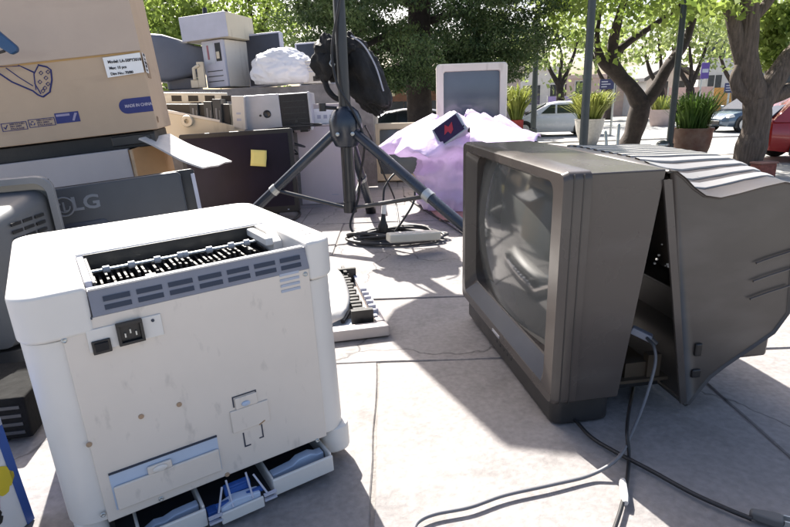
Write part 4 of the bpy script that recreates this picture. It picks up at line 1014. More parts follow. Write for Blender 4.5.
b = MB(); b.tube([(0, 0, 0), (0, 0, .02), (0, 0, .045), (0, 0, .075)], [.018, .022, .012, .007], 12); b.build('plug_body', BLACKP, t, smooth=50)
b = MB(); b.tube([(0, 0, .075), (.002, 0, .125)], .010, 8); b.build('white_tag', PAPER, t, smooth=50)
top = p+Vector((.006, 0, .125))
cord('plug_lead', 'thin dark lead looping up from the standing plug beside the purple bag', [top, top+Vector((.01, .02, .06)), top+Vector((.06, .06, .11)), top+Vector((.12, .06, .09)), top+Vector((.13, .03, .0)), top+Vector((.08, .0, -.08)), p+Vector((.05, -.01, .0))], .0045, CORDB)
cord('thin_lead', 'long thin lead rising from the coil towards the right leg of the tripod', [G(400, 232, .02), D(395, 200, 2.6), D(382, 170, 2.5), D(372, 140, 2.42), TB+Vector((.08, -.03, .46))], .004, CORDB)
cord('floor_lead', 'dark lead stretched over the paving from the purple bag towards the television', [G(404, 196, .006), G(425, 210, .006), G(445, 222, .006), G(462, 233, .006), G(480, 240, .006)], .004, CORDB)
cord('ground_lead', 'black lead on the paving in front of the dark television with yellow note', [G(232, 214, .006), G(262, 207, .006), G(292, 208, .006), G(300, 214, .006), G(288, 221, .006), G(258, 222, .006), G(236, 226, .006)], .006, CORDB)

# ------------------------------------------------------------------ torn-off printer part beside the printer
a, c = G(340, 342), G(390, 336)
t = thing('printer_tray_part', 'torn off white printer cover with black gear rail lying right of the printer', 'printer part', (a.x, a.y, 0), (0, 0, math.atan2(c.y-a.y, c.x-a.x)))
wq = (c-a).length
M = M_of(t); H = lambda px, py, z=.02: hit(M, px, py, 2, z)
Lq = H(375, 275).y
b = MB(); b.box(-.12, wq, 0, .035, 0, .028); b.box(-.12, wq-.004, .035, Lq, 0, .012); b.box(wq-.028, wq-.004, .035, Lq, .012, .03); b.build('tray', CARDG, t, bevel=.004)
b = MB(); b.box(-.05, wq-.045, .04, .10, .0125, .016); b.build('tray_inset', PALEBLUE, t)
b = MB()
for k in range(14): b.box(wq-.075, wq-.05+(k % 2)*.006, .06+k*(Lq-.08)/14, .06+(k+.55)*(Lq-.08)/14, .02, .046)
b.box(wq-.066, wq-.056, .05, Lq-.01, .013, .036); b.box(wq-.085, wq-.03, .05, .066, .013, .055); b.box(wq-.09, wq-.02, Lq-.03, Lq-.016, .013, .058); b.box(wq-.06, wq-.05, Lq-.05, Lq+.02, .02, .055); b.build('gear_rail', BLACKP, t)
b = MB(); b.box(wq-.028, wq-.018, .06, Lq-.02, .03, .034)
for k in range(6): b.box(wq-.03, wq-.012, .08+k*.035, .09+k*.035, .03, .042)
b.build('metal_track', LILACG, t)
# curved white cover leaning on it
b = MB(); rows = []
for i in range(13):
    u = i/12; row = []
    for j in range(9):
        v = j/8; wdt = (.105*math.sqrt(max(0, 1-(abs(2*u-1))**3)))
        row.append((-.045+.01*u+wdt*(v-.12), .03+u*(Lq+.02), .036+.03*u+.012*math.sin(v*3.14)-.010*(2*u-1)**2+.012*(1-v)))
    rows.append(row)
b.rows(rows); cv = b.build('curved_cover', WHITEP, t, smooth=60, solid=.006)
b = MB(); b.tube(catmull([Vector(r[-1])+Vector((.001, 0, -.008)) for r in rows[1:-1]], 3), .006, 7); b.build('cover_rim', BLACKP, t, smooth=50)
b = MB(); b.prism([(-.06, Lq-.03), (wq-.09, Lq-.03), (wq-.09, Lq+.07), (-.03, Lq+.07)], .028, .05); b.build('upper_plate', WHITEP, t, bevel=.003)
b = MB()
for k in range(5): b.box(-.03+k*.014, -.025+k*.014, Lq+.02, Lq+.04, .05, .0515)
b.build('plate_slot', NAVY, t)
b = MB(); b.prism([(-.10, .06), (-.04, .06), (-.035, Lq-.05), (-.09, Lq-.05)], .02, .032); b.build('blue_plate', PALEBLUE, t)

# ================================================================== BACKGROUND
def leafmat(name, c1, c2, tr):
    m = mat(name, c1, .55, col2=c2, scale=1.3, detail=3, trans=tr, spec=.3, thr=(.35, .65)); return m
LEAF_L = leafmat('hazed pale leaf', (.14, .21, .04), (.27, .34, .08), .55)  # green lightened in the colour to stand for glare and haze
LEAF_M = leafmat('hazed roadside leaf', (.16, .22, .07), (.30, .35, .13), .55)  # paled in the colour itself in place of distance haze
LEAF_D = leafmat('conifer foliage', (.022, .046, .018), (.10, .145, .05), .25)
LEAF_S = leafmat('dark shrub leaf', (.04, .10, .025), (.09, .16, .03), .4)  # darker green for the tree behind the cardboard box
GRASSY = leafmat('yellow green blades', (.16, .20, .04), (.32, .34, .08), .35)
GRASSG = leafmat('green blades', (.05, .11, .02), (.12, .19, .035), .35)

def leaves(name, m, parent, cl, seed, size, aspect=.5, droop=.0):
    """cl: list of (centre, (rx,ry,rz), count); many small leaf faces through each clump"""
    rg = np.random.default_rng(seed); Vs = []
    for c, r, n in cl:
        d = rg.normal(size=(n, 3)); d /= np.linalg.norm(d, axis=1)[:, None]
        rad = rg.random(n)**.42
        p = np.array(c)+d*rad[:, None]*np.array(r)
        s = size*(.6+.8*rg.random(n))
        a = rg.normal(size=(n, 3)); a[:, 2] -= droop; a /= np.linalg.norm(a, axis=1)[:, None]
        b = np.cross(a, rg.normal(size=(n, 3))); b /= np.linalg.norm(b, axis=1)[:, None]
        a = a*s[:, None]; b = b*(s*aspect)[:, None]
        Vs.append(np.stack([p-a*.5, p+b*.5, p+a*.5, p-b*.5], 1).reshape(-1, 3))
    V = np.concatenate(Vs); n = len(V)//4
    me = bpy.data.meshes.new(name)
    me.vertices.add(len(V)); me.vertices.foreach_set('co', V.astype(np.float32).ravel())
    me.loops.add(len(V)); me.loops.foreach_set('vertex_index', np.arange(len(V), dtype=np.int32))
    me.polygons.add(n); me.polygons.foreach_set('loop_start', np.arange(0, len(V), 4, dtype=np.int32)); me.polygons.foreach_set('loop_total', np.full(n, 4, dtype=np.int32))
    me.update(); me.validate(); me.materials.append(m)
    o = bpy.data.objects.new(name, me); COL.objects.link(o); o.parent = parent; return o
def limb(b, pts, r0, r1, seed=0, per=6, n=9, wob=.06):
    P_ = catmull(pts, per); k = len(P_)
    P_ = [p+Vector((noise.noise(p*.9+Vector((seed, 0, 0))), noise.noise(p*.9+Vector((0, seed, 3))), 0))*wob for p in P_]
    rs = [(r0+(r1-r0)*i/(k-1))*(1+.14*noise.noise(P_[i]*2.5+Vector((seed, 1, 1)))) for i in range(k)]
    b.tube(P_, rs, n)

# ------------------------------------------------------------------ large conifer
def conifer():
    Y = 15.0
    c = D(420, 112, Y); base = Vector((c.x, Y, PZ))
    t = thing('conifer_tree', 'huge dark evergreen tree with a drooping crown behind the off white monitor', 'tree', base)
    b = MB(); b.tube([(0, 0, 0), (.02, 0, .5), (-.03, 0, 2.2), (.05, 0, 4.5), (0, 0, 9)], [.50, .36, .32, .27, .08], 12)
    rg = random.Random(2)
    for k in range(16):
        a_ = rg.random()*6.28; z = 1.9+rg.random()*3.5; L = 1.6+rg.random()*1.6
        b.tube(catmull([(0, 0, z), (L*.5*math.cos(a_), L*.5*math.sin(a_), z+.25), (L*math.cos(a_), L*math.sin(a_), z-.1)], 4), [.10-.006*i for i in range(9)], 6)
    b.build('trunk', BARKD, t, smooth=50)
    cl = []
    rg = random.Random(7)
    for k in range(980):
        a_ = rg.random()*6.283; z = 2.15+6.6*rg.random()**1.1
        Rm = 3.55*max(.15, 1-((z-4.3)/6.5)**2 if z > 4.3 else 1-((4.3-z)/3.6)**2)
        rr = Rm*(.30+.70*rg.random()**.5)*(1+.14*math.sin(a_*3+1)+.08*math.sin(a_*7+z*2))
        q = (rr*math.cos(a_)-.3, rr*math.sin(a_)*.9, z-.06*rr)
        s = .30+.32*rg.random()
        cl.append((q, (s*1.2, s*1.2, s*.50), 300))
    leaves('crown', LEAF_D, t, cl, 1, .085, .38, .5)
conifer()

# ------------------------------------------------------------------ broadleaf trees along the plaza
def tree(label, base, limbs, cl, bark, leafm, size, seed, group=None, r0=.3):
    t = thing('street_tree', label, 'tree', base, group=group)
    b = MB()
    for i, (pts, a_, z_) in enumerate(limbs): limb(b, [Vector(p)-base for p in pts], a_, z_, seed+i)
    b.build('trunk', bark, t, smooth=60)
    leaves('crown', leafm, t, [((Vector(c)-base), r, n) for c, r, n in cl], seed, size, .62, .3)
    return t
# tree beyond the television, forked low
Y = 16.0; s1 = scale_at(D(640, 100, Y)); b0 = Vector((D(627, 152, Y).x, Y, PZ))
q = lambda px, py, y=Y: D(px, py, y)
cl = []; rg = random.Random(21)
for k in range(120):
    px = rg.uniform(540, 725); py = rg.triangular(-90, 62, -20)
    if py > 30 and 640 < px < 690: continue
    cl.append((q(px, py, Y+rg.uniform(-2.2, 2.2)), (.5, .5, .34), int(24 if py > 20 else 58)))
tree('street tree forking low into dark twisting limbs, left of the rusty pot', b0,
     [([b0-Vector((.1, 0, .1)), q(634, 130), q(642, 100)], .29, .26), ([q(642, 104), q(632, 88), q(616, 74), q(604, 62), q(599, 50)], .24, .11), ([q(622, 78), q(612, 62), q(613, 42), q(619, 18, Y-.4), q(628, -20, Y-.8)], .20, .08),
      ([q(645, 102), q(658, 84), q(668, 66), q(684, 46, Y+.4), q(692, 26, Y+.6), q(702, -10, Y+.8)], .20, .08), ([q(616, 52), q(628, 42), q(650, 28), q(672, 12), q(694, -4)], .11, .05), ([q(600, 58), q(597, 40), q(600, 10)], .10, .04)], cl, BARKD, LEAF_L, .17, 31)
# thick tree at the right
Y = 11.4; b0 = Vector((D(744, 171, Y).x, Y, PZ))
cl = []; rg = random.Random(22)
for k in range(70):
    px = rg.uniform(700, 840); py = rg.triangular(-110, 25, -50)
    cl.append((q(px, py, Y+rg.uniform(-1.5, 2)), (.42, .42, .3), 45))
for k in range(18): cl.append((q(rg.uniform(764, 800), rg.uniform(12, 62), Y+rg.uniform(.9, 1.8)), (.35, .35, .28), 90))
tree('thick leaning street tree with furrowed grey bark beside the red car', b0,
     [([b0-Vector((.02, 0, .1)), q(750, 150, Y), q(757, 120, Y), q(757, 98, Y)], .29, .24), ([q(757, 104, Y), q(748, 78, Y), q(745, 50, Y), q(748, 22, Y), q(750, -20, Y)], .24, .15), ([q(744, 60, Y), q(735, 30, Y), q(728, 5, Y), q(722, -30, Y)], .16, .09), ([q(750, 100, Y), q(738, 90, Y), q(734, 78, Y), q(738, 66, Y)], .15, .09), ([q(760, 106, Y), q(772, 84, Y), q(786, 62, Y), q(800, 44, Y), q(815, 10, Y)], .22, .15), ([q(764, 100, Y), q(785, 92, Y), q(805, 80, Y)], .16, .12), ([q(750, 22, Y), q(768, 2, Y), q(785, -30, Y)], .12, .06)], cl, BARK, LEAF_L, .15, 41)
# trees across the street
k_ = 0
for (px, y, wpx, hy, lab, sd_) in ((560, 34, 8, 60, 'slender street tree across the road directly behind the white car', 51), (514, 38, 7, 62, 'street tree across the road left of the white car, beside the dark lamp post', 52), (608, 40, 8, 55, 'street tree across the road behind the blue sign', 53), (660, 37, 6, 50, 'thin street tree across the road behind the rusty pot', 54), (690, 35, 7, 52, 'broad pale green street tree across the road behind the purple banner', 56), (735, 39, 7, 48, 'pale green street tree across the road behind the thick leaning tree', 57), (776, 42, 9, 45, 'street tree across the road at the right edge above the red car', 55)):
    b0 = Vector((D(px, 100, y).x, y, PZ)); s_ = y/F; rg = random.Random(sd_); cl = []
    for k in range(60):
        cl.append((D(px+rg.gauss(0, 24), hy-18+rg.gauss(0, 19), y+rg.uniform(-1.5, 1.5)), (.9, .9, .62), 18))
    f_ = D(px, 88, y)
    tree(lab, b0, [([b0, b0.lerp(f_, .5)+Vector((.1, 0, 0)), f_], .32, .22), ([f_, D(px-10, 70, y), D(px-18, 45, y)], .17, .06), ([f_, D(px+9, 68, y), D(px+18, 40, y)], .17, .06), ([f_, D(px+1, 60, y), D(px-3, 30, y)], .14, .05)], cl, BARKD, LEAF_M, .30, sd_, group='street trees across the road')
# bright trees behind the pile at the left
for (px, y, lab, sd_, sp) in ((165, 21, 'sunlit yellow green tree above the big cardboard box', 61, 30), (250, 24, 'sunlit yellow green tree behind the desktop case and standing tower', 62, 34)):
    b0 = Vector((D(px, 60, y).x, y, PZ)); rg = random.Random(sd_); cl = []
    for k in range(130):
        cl.append((D(px+rg.gauss(0, sp), 25+rg.gauss(0, 34), y+rg.uniform(-2, 2)), (.6, .6, .45), 46))
    f_ = D(px, 60, y)
    tree(lab, b0, [([b0, b0.lerp(f_, .5)+Vector((.15, 0, 0)), f_], .26, .2), ([f_, D(px-14, 34, y), D(px-28, 0, y)], .14, .06), ([f_, D(px+12, 30, y), D(px+22, -10, y)], .14, .06), ([f_, D(px+1, 20, y), D(px-6, -30, y)], .12, .05)], cl, BARKD, LEAF_L, .20, sd_)
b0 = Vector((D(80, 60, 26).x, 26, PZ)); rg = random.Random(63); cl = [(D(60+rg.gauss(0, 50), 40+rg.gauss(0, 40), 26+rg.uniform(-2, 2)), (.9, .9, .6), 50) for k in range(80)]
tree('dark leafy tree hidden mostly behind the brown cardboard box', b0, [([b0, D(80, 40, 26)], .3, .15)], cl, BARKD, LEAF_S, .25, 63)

# ------------------------------------------------------------------ poles, signs, posts
def pole(label, px0, py0, px1, y, r, extra=None):
    b0 = Vector((D(px0, py0, y).x, y, PZ)); top = D(px1, -30, y); top = Vector((b0.x, y, top.z+1.2))
    t = thing('lamp_post', label, 'lamp post', b0)
    b = MB(); b.tube([(0, 0, 0), (0, 0, .02), (0, 0, .5), (0, 0, .52), (0, 0, top.z-PZ)], [r*2.0, r*1.35, r*1.3, r, r*.8], 14); b.build('shaft', POLE, t, smooth=40)
    h = top.z-PZ
    b = MB(); b.tube(catmull([(0, 0, h-.02), (0, 0, h+.25), (.35, 0, h+.45), (.8, 0, h+.45)], 5), r*.5, 8); b.build('arm', POLE, t, smooth=40)
    b = MB(); b.lathe([(.05, .1), (.12, .04), (.2, 0), (.19, -.03), (.05, -.05)], 16, c=(.85, 0, h+.42)); b.build('lamp_head', POLE, t, smooth=40)
    return t
pole('thick dark lamp post rising just behind the top of the television', 583, 149, 591, 9.0, .068)
pole('slim dark lamp post with a small bin left of the rusty pot', 668, 158, 684, 13.6, .075)
pole('dark lamp post beside the left end of the white car', 533, 135, 537, 22.5, .11)
p = G(662, 157, PZ); t = thing('litter_bin', 'small dark bin beside the slim lamp post', 'bin', (D(662, 150, 13.3).x, 13.3, PZ))
b = MB(); b.lathe([(.10, 0), (.13, .04), (.14, .55), (.12, .58), (.05, .62)], 14); b.build('body', POLE, t, smooth=40)
b = MB(); b.lathe([(.145, .50), (.15, .52), (.145, .54)], 14); b.build('band', STEEL, t, smooth=40)
for px, py, hh, lab in ((608, 156, .78, 'thin grey leaning post left of the forked street tree'), (617, 155, .95, 'thin grey upright post beside the forked street tree')):
    g = G(px, 156, PZ); g = Vector((D(px, 150, 15).x, 15, PZ))
    b = MB(); b.tube([(0, 0, 0), (-.10 if px < 610 else 0, 0, hh*.96), (-.10 if px < 610 else 0, 0, hh)], [.045, .04, .02], 10)
    tag(b.build('bollard', STEEL, smooth=40, loc=g), lab, 'bollard')
def street_sign(lab, px, y, ptop, pbot, x0, x1, m, txt=None, vert=False):
    b0 = Vector((D(px, 100, y).x, y, PZ)); ht = D(px, ptop, y).z-PZ; hb = D(px, pbot, y).z-PZ; s_ = scale_at(D(px, 90, y))
    t = thing('street_sign', lab, 'sign', b0)
    b = MB(); b.tube([(0, 0, 0), (0, 0, ht+.05)], .045, 8); b.build('post', STEEL, t, smooth=40)
    b = MB(); b.box((x0-px)*s_, (x1-px)*s_, -.09, -.05, hb, ht); pn = b.build('panel', m, t, bevel=.01)
    b = MB(); z = ht-(ht-hb)*.35
    if not vert:
        for k, (u0, u1) in enumerate(((.10, .55), (.10, .75), (.1, .5))):
            zz = ht-(ht-hb)*(.25+.25*k); b.box((x0-px)*s_+(x1-x0)*s_*u0, (x0-px)*s_+(x1-x0)*s_*u1, -.094, -.0905, zz-.02, zz+.02)
    else:
        b.box((x0-px)*s_+.05, (x1-px)*s_-.05, -.094, -.0905, hb+.3, ht-.3)
    b.build('printed_line', LILACG, pn)
SIGNB = mat('navy sign', (.02, .025, .09), .5, .1)
street_sign('navy street sign on a thin post left of the forked street tree', 613, 24, 79, 89, 598, 612, SIGNB)
street_sign('narrow purple banner on a post above the rusty pot', 699, 30, 63, 79, 697, 705, PURPLE, vert=True)
street_sign('navy street sign on a post between the purple banner and the thick tree', 728, 28, 83, 93, 722, 734, SIGNB)

# ------------------------------------------------------------------ planters
def planter(lab, px, y, prof, m, gm, n, hgt, spread, seed, rim=True, wid=.02):
    b0 = Vector((D(px, 130, y).x, y, PZ)); t = thing('planter', lab, 'planter', b0)
    b = MB(); b.lathe(prof+[(prof[-1][0]*.86, prof[-1][1]), (prof[-1][0]*.84, prof[-1][1]-.07), (.02, prof[-1][1]-.08)], 28); b.build('pot', m, t, smooth=40)
    rg = random.Random(seed); b = MB(); zr = prof[-1][1]-.05; R0 = prof[-1][0]*.7
    for k in range(n):
        a_ = rg.random()*6.283; r_ = R0*math.sqrt(rg.random()); L = hgt*rg.uniform(.55, 1.08); s_ = spread*rg.uniform(.2, 1.0); w_ = wid*rg.uniform(.6, 1.2)
        o = Vector((r_*math.cos(a_), r_*math.sin(a_), zr)); d = Vector((math.cos(a_+rg.uniform(-.6, .6)), math.sin(a_+rg.uniform(-.6, .6)), 0)); side = d.cross(Vector((0, 0, 1)))
        pts = [o, o+d*s_*.25+Vector((0, 0, L*.5)), o+d*s_*.6+Vector((0, 0, L*.88)), o+d*s_+Vector((0, 0, L*rg.uniform(.75, 1.0)))]
        rows = [[pts[i]-side*w_*f_, pts[i]+side*w_*f_] for i, f_ in enumerate((.8, 1, .7, .08))]
        b.rows(rows)
    b.build('grass_blades', gm, t)
    return t
planter('large rusty glazed pot of dark green strap leaves in front of the street', 692, 14.2, [(.30, 0), (.34, .03), (.44, .35), (.475, .6), (.47, .72), (.50, .78), (.50, .83)], RUST, GRASSG, 420, .95, .75, 3, wid=.018)
planter('pale textured pot of yellow green grass behind the thick dark lamp post', 589, 20.0, [(.28, 0), (.31, .05), (.43, .45), (.50, .8), (.49, .85), (.52, .9)], POTW, GRASSY, 420, 1.0, 1.0, 4, wid=.03)
planter('small red pot with pale spiky leaves left of the dark lamp post', 516, 24, [(.26, 0), (.28, .05), (.30, .75), (.32, .8)], POTR, GRASSY, 260, 1.5, .9, 5, wid=.035)
planter('pale brown pot with a sparse plant far across the street', 659, 30, [(.4, 0), (.45, .05), (.65, .8), (.7, .85)], PLASTERP, GRASSY, 160, .8, .5, 6, wid=.03)
p = G(757, 175, PZ); t = thing('brick_block', 'low reddish brick block at the foot of the thick leaning tree', 'block', (D(763, 170, 10.9).x, 10.9, PZ), (0, 0, R(14)))
b = MB(); b.box(-.20, .20, -.12, .12, 0, .30); b.build('bricks', REDBR, t, bevel=.02)
b = MB(); b.box(-.215, .215, -.135, .135, .30, .335); b.build('capping', mat('brick capping', (.26, .13, .10), .9), t, bevel=.01)

# ------------------------------------------------------------------ cars
def car(lab, loc, rz, L, Hh, Wd, paint, kind):
    """nose towards +x"""
    t = thing('parked_car', lab, 'car', loc, (0, 0, R(rz)))
    hw = Wd/2; wb0, wb1, rw = -L*.30, L*.31, .33
    hb = kind == 'hatch' or kind == 'suv'
    if hb: low = [(-L/2, .42, .90), (-L*.485, .30, 1.0), (-L*.3, .2, .98), (0, .2, .95), (L*.18, .2, .93), (L*.36, .22, .86), (L*.46, .26, .76), (L*.5, .36, .62)]
    else: low = [(-L/2, .42, .86), (-L*.47, .30, .96), (-L*.3, .2, .95), (0, .2, .90), (L*.18, .2, .89), (L*.36, .22, .80), (L*.46, .26, .70), (L*.5, .36, .56)]
    def sec(x, z0, z1, wf, k=0):
        return [(x, -hw*wf*.92, z0), (x, -hw*wf, z0+.12), (x, -hw*wf*1.01, (z0+z1)/2), (x, -hw*wf*.97, z1-.10), (x, -hw*wf*.88, z1), (x, 0, z1+.03), (x, hw*wf*.88, z1), (x, hw*wf*.97, z1-.10), (x, hw*wf*1.01, (z0+z1)/2), (x, hw*wf, z0+.12), (x, hw*wf*.92, z0)]
    b = MB(); rows = []
    for i, (x, z0, z1) in enumerate(low):
        wf = (.80, .93, 1, 1, 1, .98, .92, .74)[i]; rows.append(sec(x, z0, z1, wf))
    b.rows(rows, close=True); n = 11; b.f.append(list(range(n))); b.mi.append(0); b.f.append([len(b.v)-n+i for i in range(n)]); b.mi.append(0)
    b.build('body', paint, t, smooth=35)
    if hb: gr = [(-L*.48, .98, .99), (-L*.385, .97, Hh-.14), (-L*.24, .96, Hh-.02), (-L*.06, .95, Hh), (L*.06, .94, Hh-.07), (L*.30, .88, .91)]
    else: gr = [(-L*.40, .93, .94), (-L*.22, .93, Hh-.04), (-L*.05, .92, Hh), (L*.06, .91, Hh-.03), (L*.27, .86, .88)]
    b = MB(); rows = []
    for (x, z0, z1) in gr:
        f_ = .80 if z1 > 1.1 else .86
        rows.append([(x, -hw*.92, z0-.03), (x, -hw*f_, z1-.07 if z1 > 1.1 else z0), (x, -hw*(f_-.1), z1), (x, 0, z1+.02), (x, hw*(f_-.1), z1), (x, hw*f_, z1-.07 if z1 > 1.1 else z0), (x, hw*.92, z0-.03)])
    b.rows(rows); cb = b.build('cabin', paint, t, smooth=40)
    # side windows, proud of the cabin skin by 4 mm
    mids = [g for g in gr if g[2] > 1.1]
    xs0, xs1 = mids[0][0]-.02, mids[-1][0]+.32
    for s_ in (-1, 1):
        for (xa, xb, ta, tb) in ((xs0+.08, -.12, xs0+.30, -.12), (-.04, xs1, -.04, xs1-.42)):
            zb, ztp = .99 if hb else .95, Hh-.13
            yb_, yt_ = hw*.905, hw*.815
            b = MB(); b.add([(xa, s_*(yb_+.012), zb), (xb, s_*(yb_+.012), zb), (tb, s_*(yt_+.012), ztp), (ta, s_*(yt_+.012), ztp)], [(0, 1, 2, 3)]); b.build('side_window', CARGLASS, cb, solid=.006)
    g0, g1 = gr[-2], gr[-1]
    b = MB(); b.add([(g1[0]-.02, -hw*.74, g1[2]+.035), (g1[0]-.02, hw*.74, g1[2]+.035), (g0[0]+.06, hw*.64, g0[2]-.005), (g0[0]+.06, -hw*.64, g0[2]-.005)], [(0, 1, 2, 3)]); b.build('windscreen', CARGLASS, cb, solid=-.03)
    g0, g1 = gr[1], gr[0]
    b = MB(); b.add([(g1[0]-.01, -hw*.70, g1[2]+.08), (g1[0]-.01, hw*.70, g1[2]+.08), (g0[0]-.03, hw*.62, g0[2]-.06), (g0[0]-.03, -hw*.62, g0[2]-.06)], [(0, 1, 2, 3)]); b.build('rear_window', CARGLASS, cb, solid=.03)
    for x in (wb0, wb1):
        for s_ in (-1, 1):
            b = MB(); Mx = Matrix.Translation((x, s_*(hw-.10), rw)) @ Matrix.Rotation(R(90), 4, 'X')
            b.lathe([(.2, -.115), (rw-.03, -.115), (rw, -.08), (rw, .08), (rw-.03, .115), (.2, .115)], 24, M=Mx); ty = b.build('wheel', TYRE, t, smooth=40)
            b = MB(); Mx = Matrix.Translation((x, s_*(hw+.012), rw)) @ Matrix.Rotation(R(90), 4, 'X')
            b.lathe([(.215, -.02), (.20, .012), (.07, .004), (.03, .01)], 20, M=Mx)
            for k in range(5):
                b.box(.03, .19, -.02, .02, -.012, .022, M=Mx @ Matrix.Rotation(R(72*k), 4, 'Z'))
            b.build('rim', RIM, ty)
            # dark wheel arch
            b = MB(); pts = [(x+(rw+.055)*math.cos(R(a_)), rw+(rw+.055)*math.sin(R(a_))) for a_ in range(0, 181, 15)]
            b.prism(pts+[(x-rw-.055, .2), (x+rw+.055, .2)], s_*(hw*.985), s_*(hw*1.013), ax=1); b.build('wheel_arch', BLACKP, t)
    for s_ in (-1, 1):
        b = MB(); b.prism([(L*.40, .64), (L*.475, .60), (L*.465, .72), (L*.42, .76)], s_*hw*.70, s_*hw*.955, ax=1); b.build('headlight', LAMPW, t, bevel=.02)
        b = MB(); b.box(-L*.5-.012, -L*.47, s_*hw*.55-.14, s_*hw*.55+.14, .72, .92); b.build('tail_light', LAMPR, t, bevel=.02)
        b = MB(); b.box(L*.17, L*.20, s_*(hw+.02)-.09, s_*(hw+.02)+.09, .95, 1.07); b.build('mirror', paint, t, bevel=.03)
    b = MB(); b.box(L*.47, L*.505, -hw*.55, hw*.55, .34, .50); b.build('grille', BLACKP, t, bevel=.02)
    b = MB(); b.box(-.35, -.22, -hw-.02, -hw+.01, .80, .825); b.box(.55, .68, -hw-.02, -hw+.01, .80, .825); b.build('handle', SILVER, t)
    return t
WHITECAR = mat('white car paint', (.62, .63, .64), .25, .03, 2, 0, coat=.5)
BLUECAR = mat('blue grey car paint', (.10, .14, .19), .22, .05, 2, 0, .3, coat=.6)
REDCAR = mat('red car paint', (.33, .018, .016), .22, .05, 2, 0, .1, coat=.7)
DARKCAR = mat('dark grey car paint', (.05, .055, .065), .25, .05, 2, 0, .2, coat=.5)
def carat(px, y): return Vector((D(px, 130, y).x, y, PZ))
car('white hatchback parked across the street beyond the television', carat(551, 25.5), 172, 4.05, 1.48, 1.72, WHITECAR, 'hatch')
car('blue grey saloon driving towards the left behind the thick tree', carat(752, 24.5), 192, 4.3, 1.42, 1.76, BLUECAR, 'saloon')
car('red car cut off by the right edge behind the thick tree', carat(851, 13.6), -12, 4.2, 1.62, 1.78, REDCAR, 'suv')
car('dark grey car half hidden behind the small beige monitor and the tripod', carat(396, 17.5), 176, 4.2, 1.48, 1.75, DARKCAR, 'hatch')
car('dark parked car partly hidden by the red planter', carat(500, 30), 4, 4.0, 1.45, 1.7, mat('black car paint', (.02, .02, .024), .2, .05, 2, 0, coat=.6), 'hatch')

# ------------------------------------------------------------------ buildings
def building(lab, x0, x1, y, depth, ztop, wallm, wins=(), doors=(), roof=None, extra=None):
    t = thing('building', lab, 'building', (x0, y, PZ)); W_ = x1-x0; h = ztop-PZ
    b = MB(); b.box(0, W_, 0, depth, 0, h); b.build('wall', wallm, t)
    if roof == 'gable':
        b = MB(); b.prism([(-.4, h-.05), (W_/2, h+W_*.32), (W_+.4, h-.05), (W_+.4, h+.18), (W_/2, h+W_*.32+.25), (-.4, h+.18)], -.5, depth+.3, ax=1); b.build('roof', ROOFG, t)
        b = MB(); b.prism([(0, h), (W_, h), (W_/2, h+W_*.32-.05)], .01, .3, ax=1); b.build('gable', wallm, t)
    else:
        b = MB(); b.box(-.15, W_+.15, -.15, depth+.15, h+.002, h+.3); b.build('parapet', wallm, t, bevel=.03)
    for (u0, u1, z0, z1) in wins:
        b = MB(); b.box(u0, u1, -.03, -.003, z0, z1); wn = b.build('window', GLASSB, t)
        b = MB(); e = .07
        for q_ in ((u0-e, u1+e, z1, z1+e), (u0-e, u1+e, z0-e, z0), (u0-e, u0, z0, z1), (u1, u1+e, z0, z1), ((u0+u1)/2-.03, (u0+u1)/2+.03, z0, z1)): b.box(q_[0], q_[1], -.07, -.004, q_[2], q_[3])
        b.build('frame', PLASTER, wn)
    for (u0, u1, z0, z1, m) in doors:
        b = MB(); b.box(u0, u1, -.12, -.003, z0, z1); b.build('shopfront', m, t)
    return t
X = lambda px, y: D(px, 100, y).x
# shop behind the conifer
y = 26.0; x0, x1 = X(372, y), X(520, y); zt = D(420, 76, y).z
t = building('low beige shop with a brown front and dark windows behind the conifer trunk', x0, x1, y, 8, zt, PLASTERP, wins=(), doors=())
s_ = scale_at(D(400, 100, y)); H0 = zt-PZ
def bx(name, px0, px1, zz0, zz1, m, par=t, d0=-.12, x_off=x0, ss=s_, pxr=372):
    b = MB(); b.box((px0-pxr)*ss, (px1-pxr)*ss, d0, -.003, zz0, zz1); return b.build(name, m, par)
bx('brown_fascia', 386, 470, H0*.62, H0*.86, BROWNW); bx('pillar', 376, 385, 0, H0*.86, PLASTER, d0=-.3); bx('shop_window', 387, 403, .1, H0*.61, GLASSB); bx('shop_door', 404, 412, .05, H0*.61, GLASSB); bx('brown_pier', 412.2, 418, 0, H0*.61, BROWNW, d0=-.2); bx('side_window', 419, 450, .6, H0*.61, GLASSB); bx('low_wall', 419, 470, 0, .58, BROWNW); bx('awning', 384, 472, H0*.87, H0*.93, PLASTER, d0=-.8)
bx('shop_sign', 388, 395, H0*.70, H0*.80, mat('cream sign', (.6, .55, .38), .6), d0=-.16)
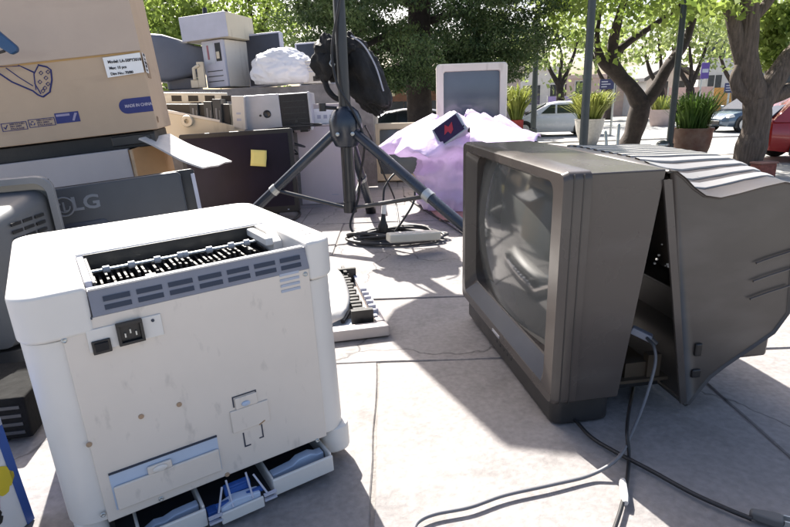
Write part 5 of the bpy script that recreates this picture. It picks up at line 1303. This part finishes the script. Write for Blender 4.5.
# buildings across the road at the right
yb_ = 47.0
def wins_row(n, x_, dx, w_, z0, z1): return [(x_+k*dx, x_+k*dx+w_, z0, z1) for k in range(n)]
x0, x1 = X(470, yb_), X(560, yb_); building('long low white building across the road behind the white car', x0, x1, yb_, 10, D(510, 72, yb_).z, PLASTER, wins_row(4, .8, 1.9, 1.1, 1.1, 2.6))
x0, x1 = X(566, yb_), X(640, yb_); building('pale building across the road with a row of dark windows behind the navy sign', x0, x1, yb_, 10, D(600, 78, yb_).z, PLASTERP, wins_row(3, .7, 2.1, 1.2, 1.2, 2.8))
x0, x1 = X(645, 43), X(692, 43); building('white gabled house with a dark slate roof beyond the rusty pot', x0, x1, 43, 9, D(668, 80, 43).z, PLASTER, wins_row(2, .6, 1.8, 1.0, 1.2, 2.5), roof='gable')
x0, x1 = X(696, 50), X(765, 50); building('tall white building with dark windows above the blue grey saloon', x0, x1, 50, 12, D(720, 30, 50).z, PLASTER, wins_row(3, .8, 2.1, 1.2, 1.4, 3.0)+wins_row(3, .8, 2.1, 1.2, 4.4, 6.0))
x0, x1 = X(772, 50), X(860, 50); building('pale building at the right edge above the red car', x0, x1, 50, 12, D(800, 45, 50).z, PLASTERP, wins_row(3, .8, 2.5, 1.4, 1.4, 3.0)+wins_row(3, .8, 2.5, 1.4, 4.2, 5.6))
# hoarding along the far pavement, lilac banner
def hoarding(lab, px0, px1, y, h, m, cap):
    x0, x1 = X(px0, y), X(px1, y); t = thing('hoarding', lab, 'hoarding', (x0, y, PZ)); W_ = x1-x0
    n = max(2, int(W_/1.4))
    for k in range(n):
        b = MB(); b.box(k*W_/n+.015, (k+1)*W_/n-.015, 0, .05, .12, h); b.build('panel', m, t)
        b = MB(); b.tube([(k*W_/n, .08, 0), (k*W_/n, .08, h+.05)], .04, 6); b.build('post', STEEL, t)
    return t
hoarding('pink hoarding along the far pavement behind the rusty pot', 668, 712, 40, 2.0, PINKH, 0)
hoarding('orange yellow hoarding along the far pavement above the blue grey saloon', 713, 742, 40.4, 1.9, ORANGE, 0)
hoarding('lilac banner fence along the far pavement behind the white car', 548, 600, 39.2, 1.7, LILAC, 0)
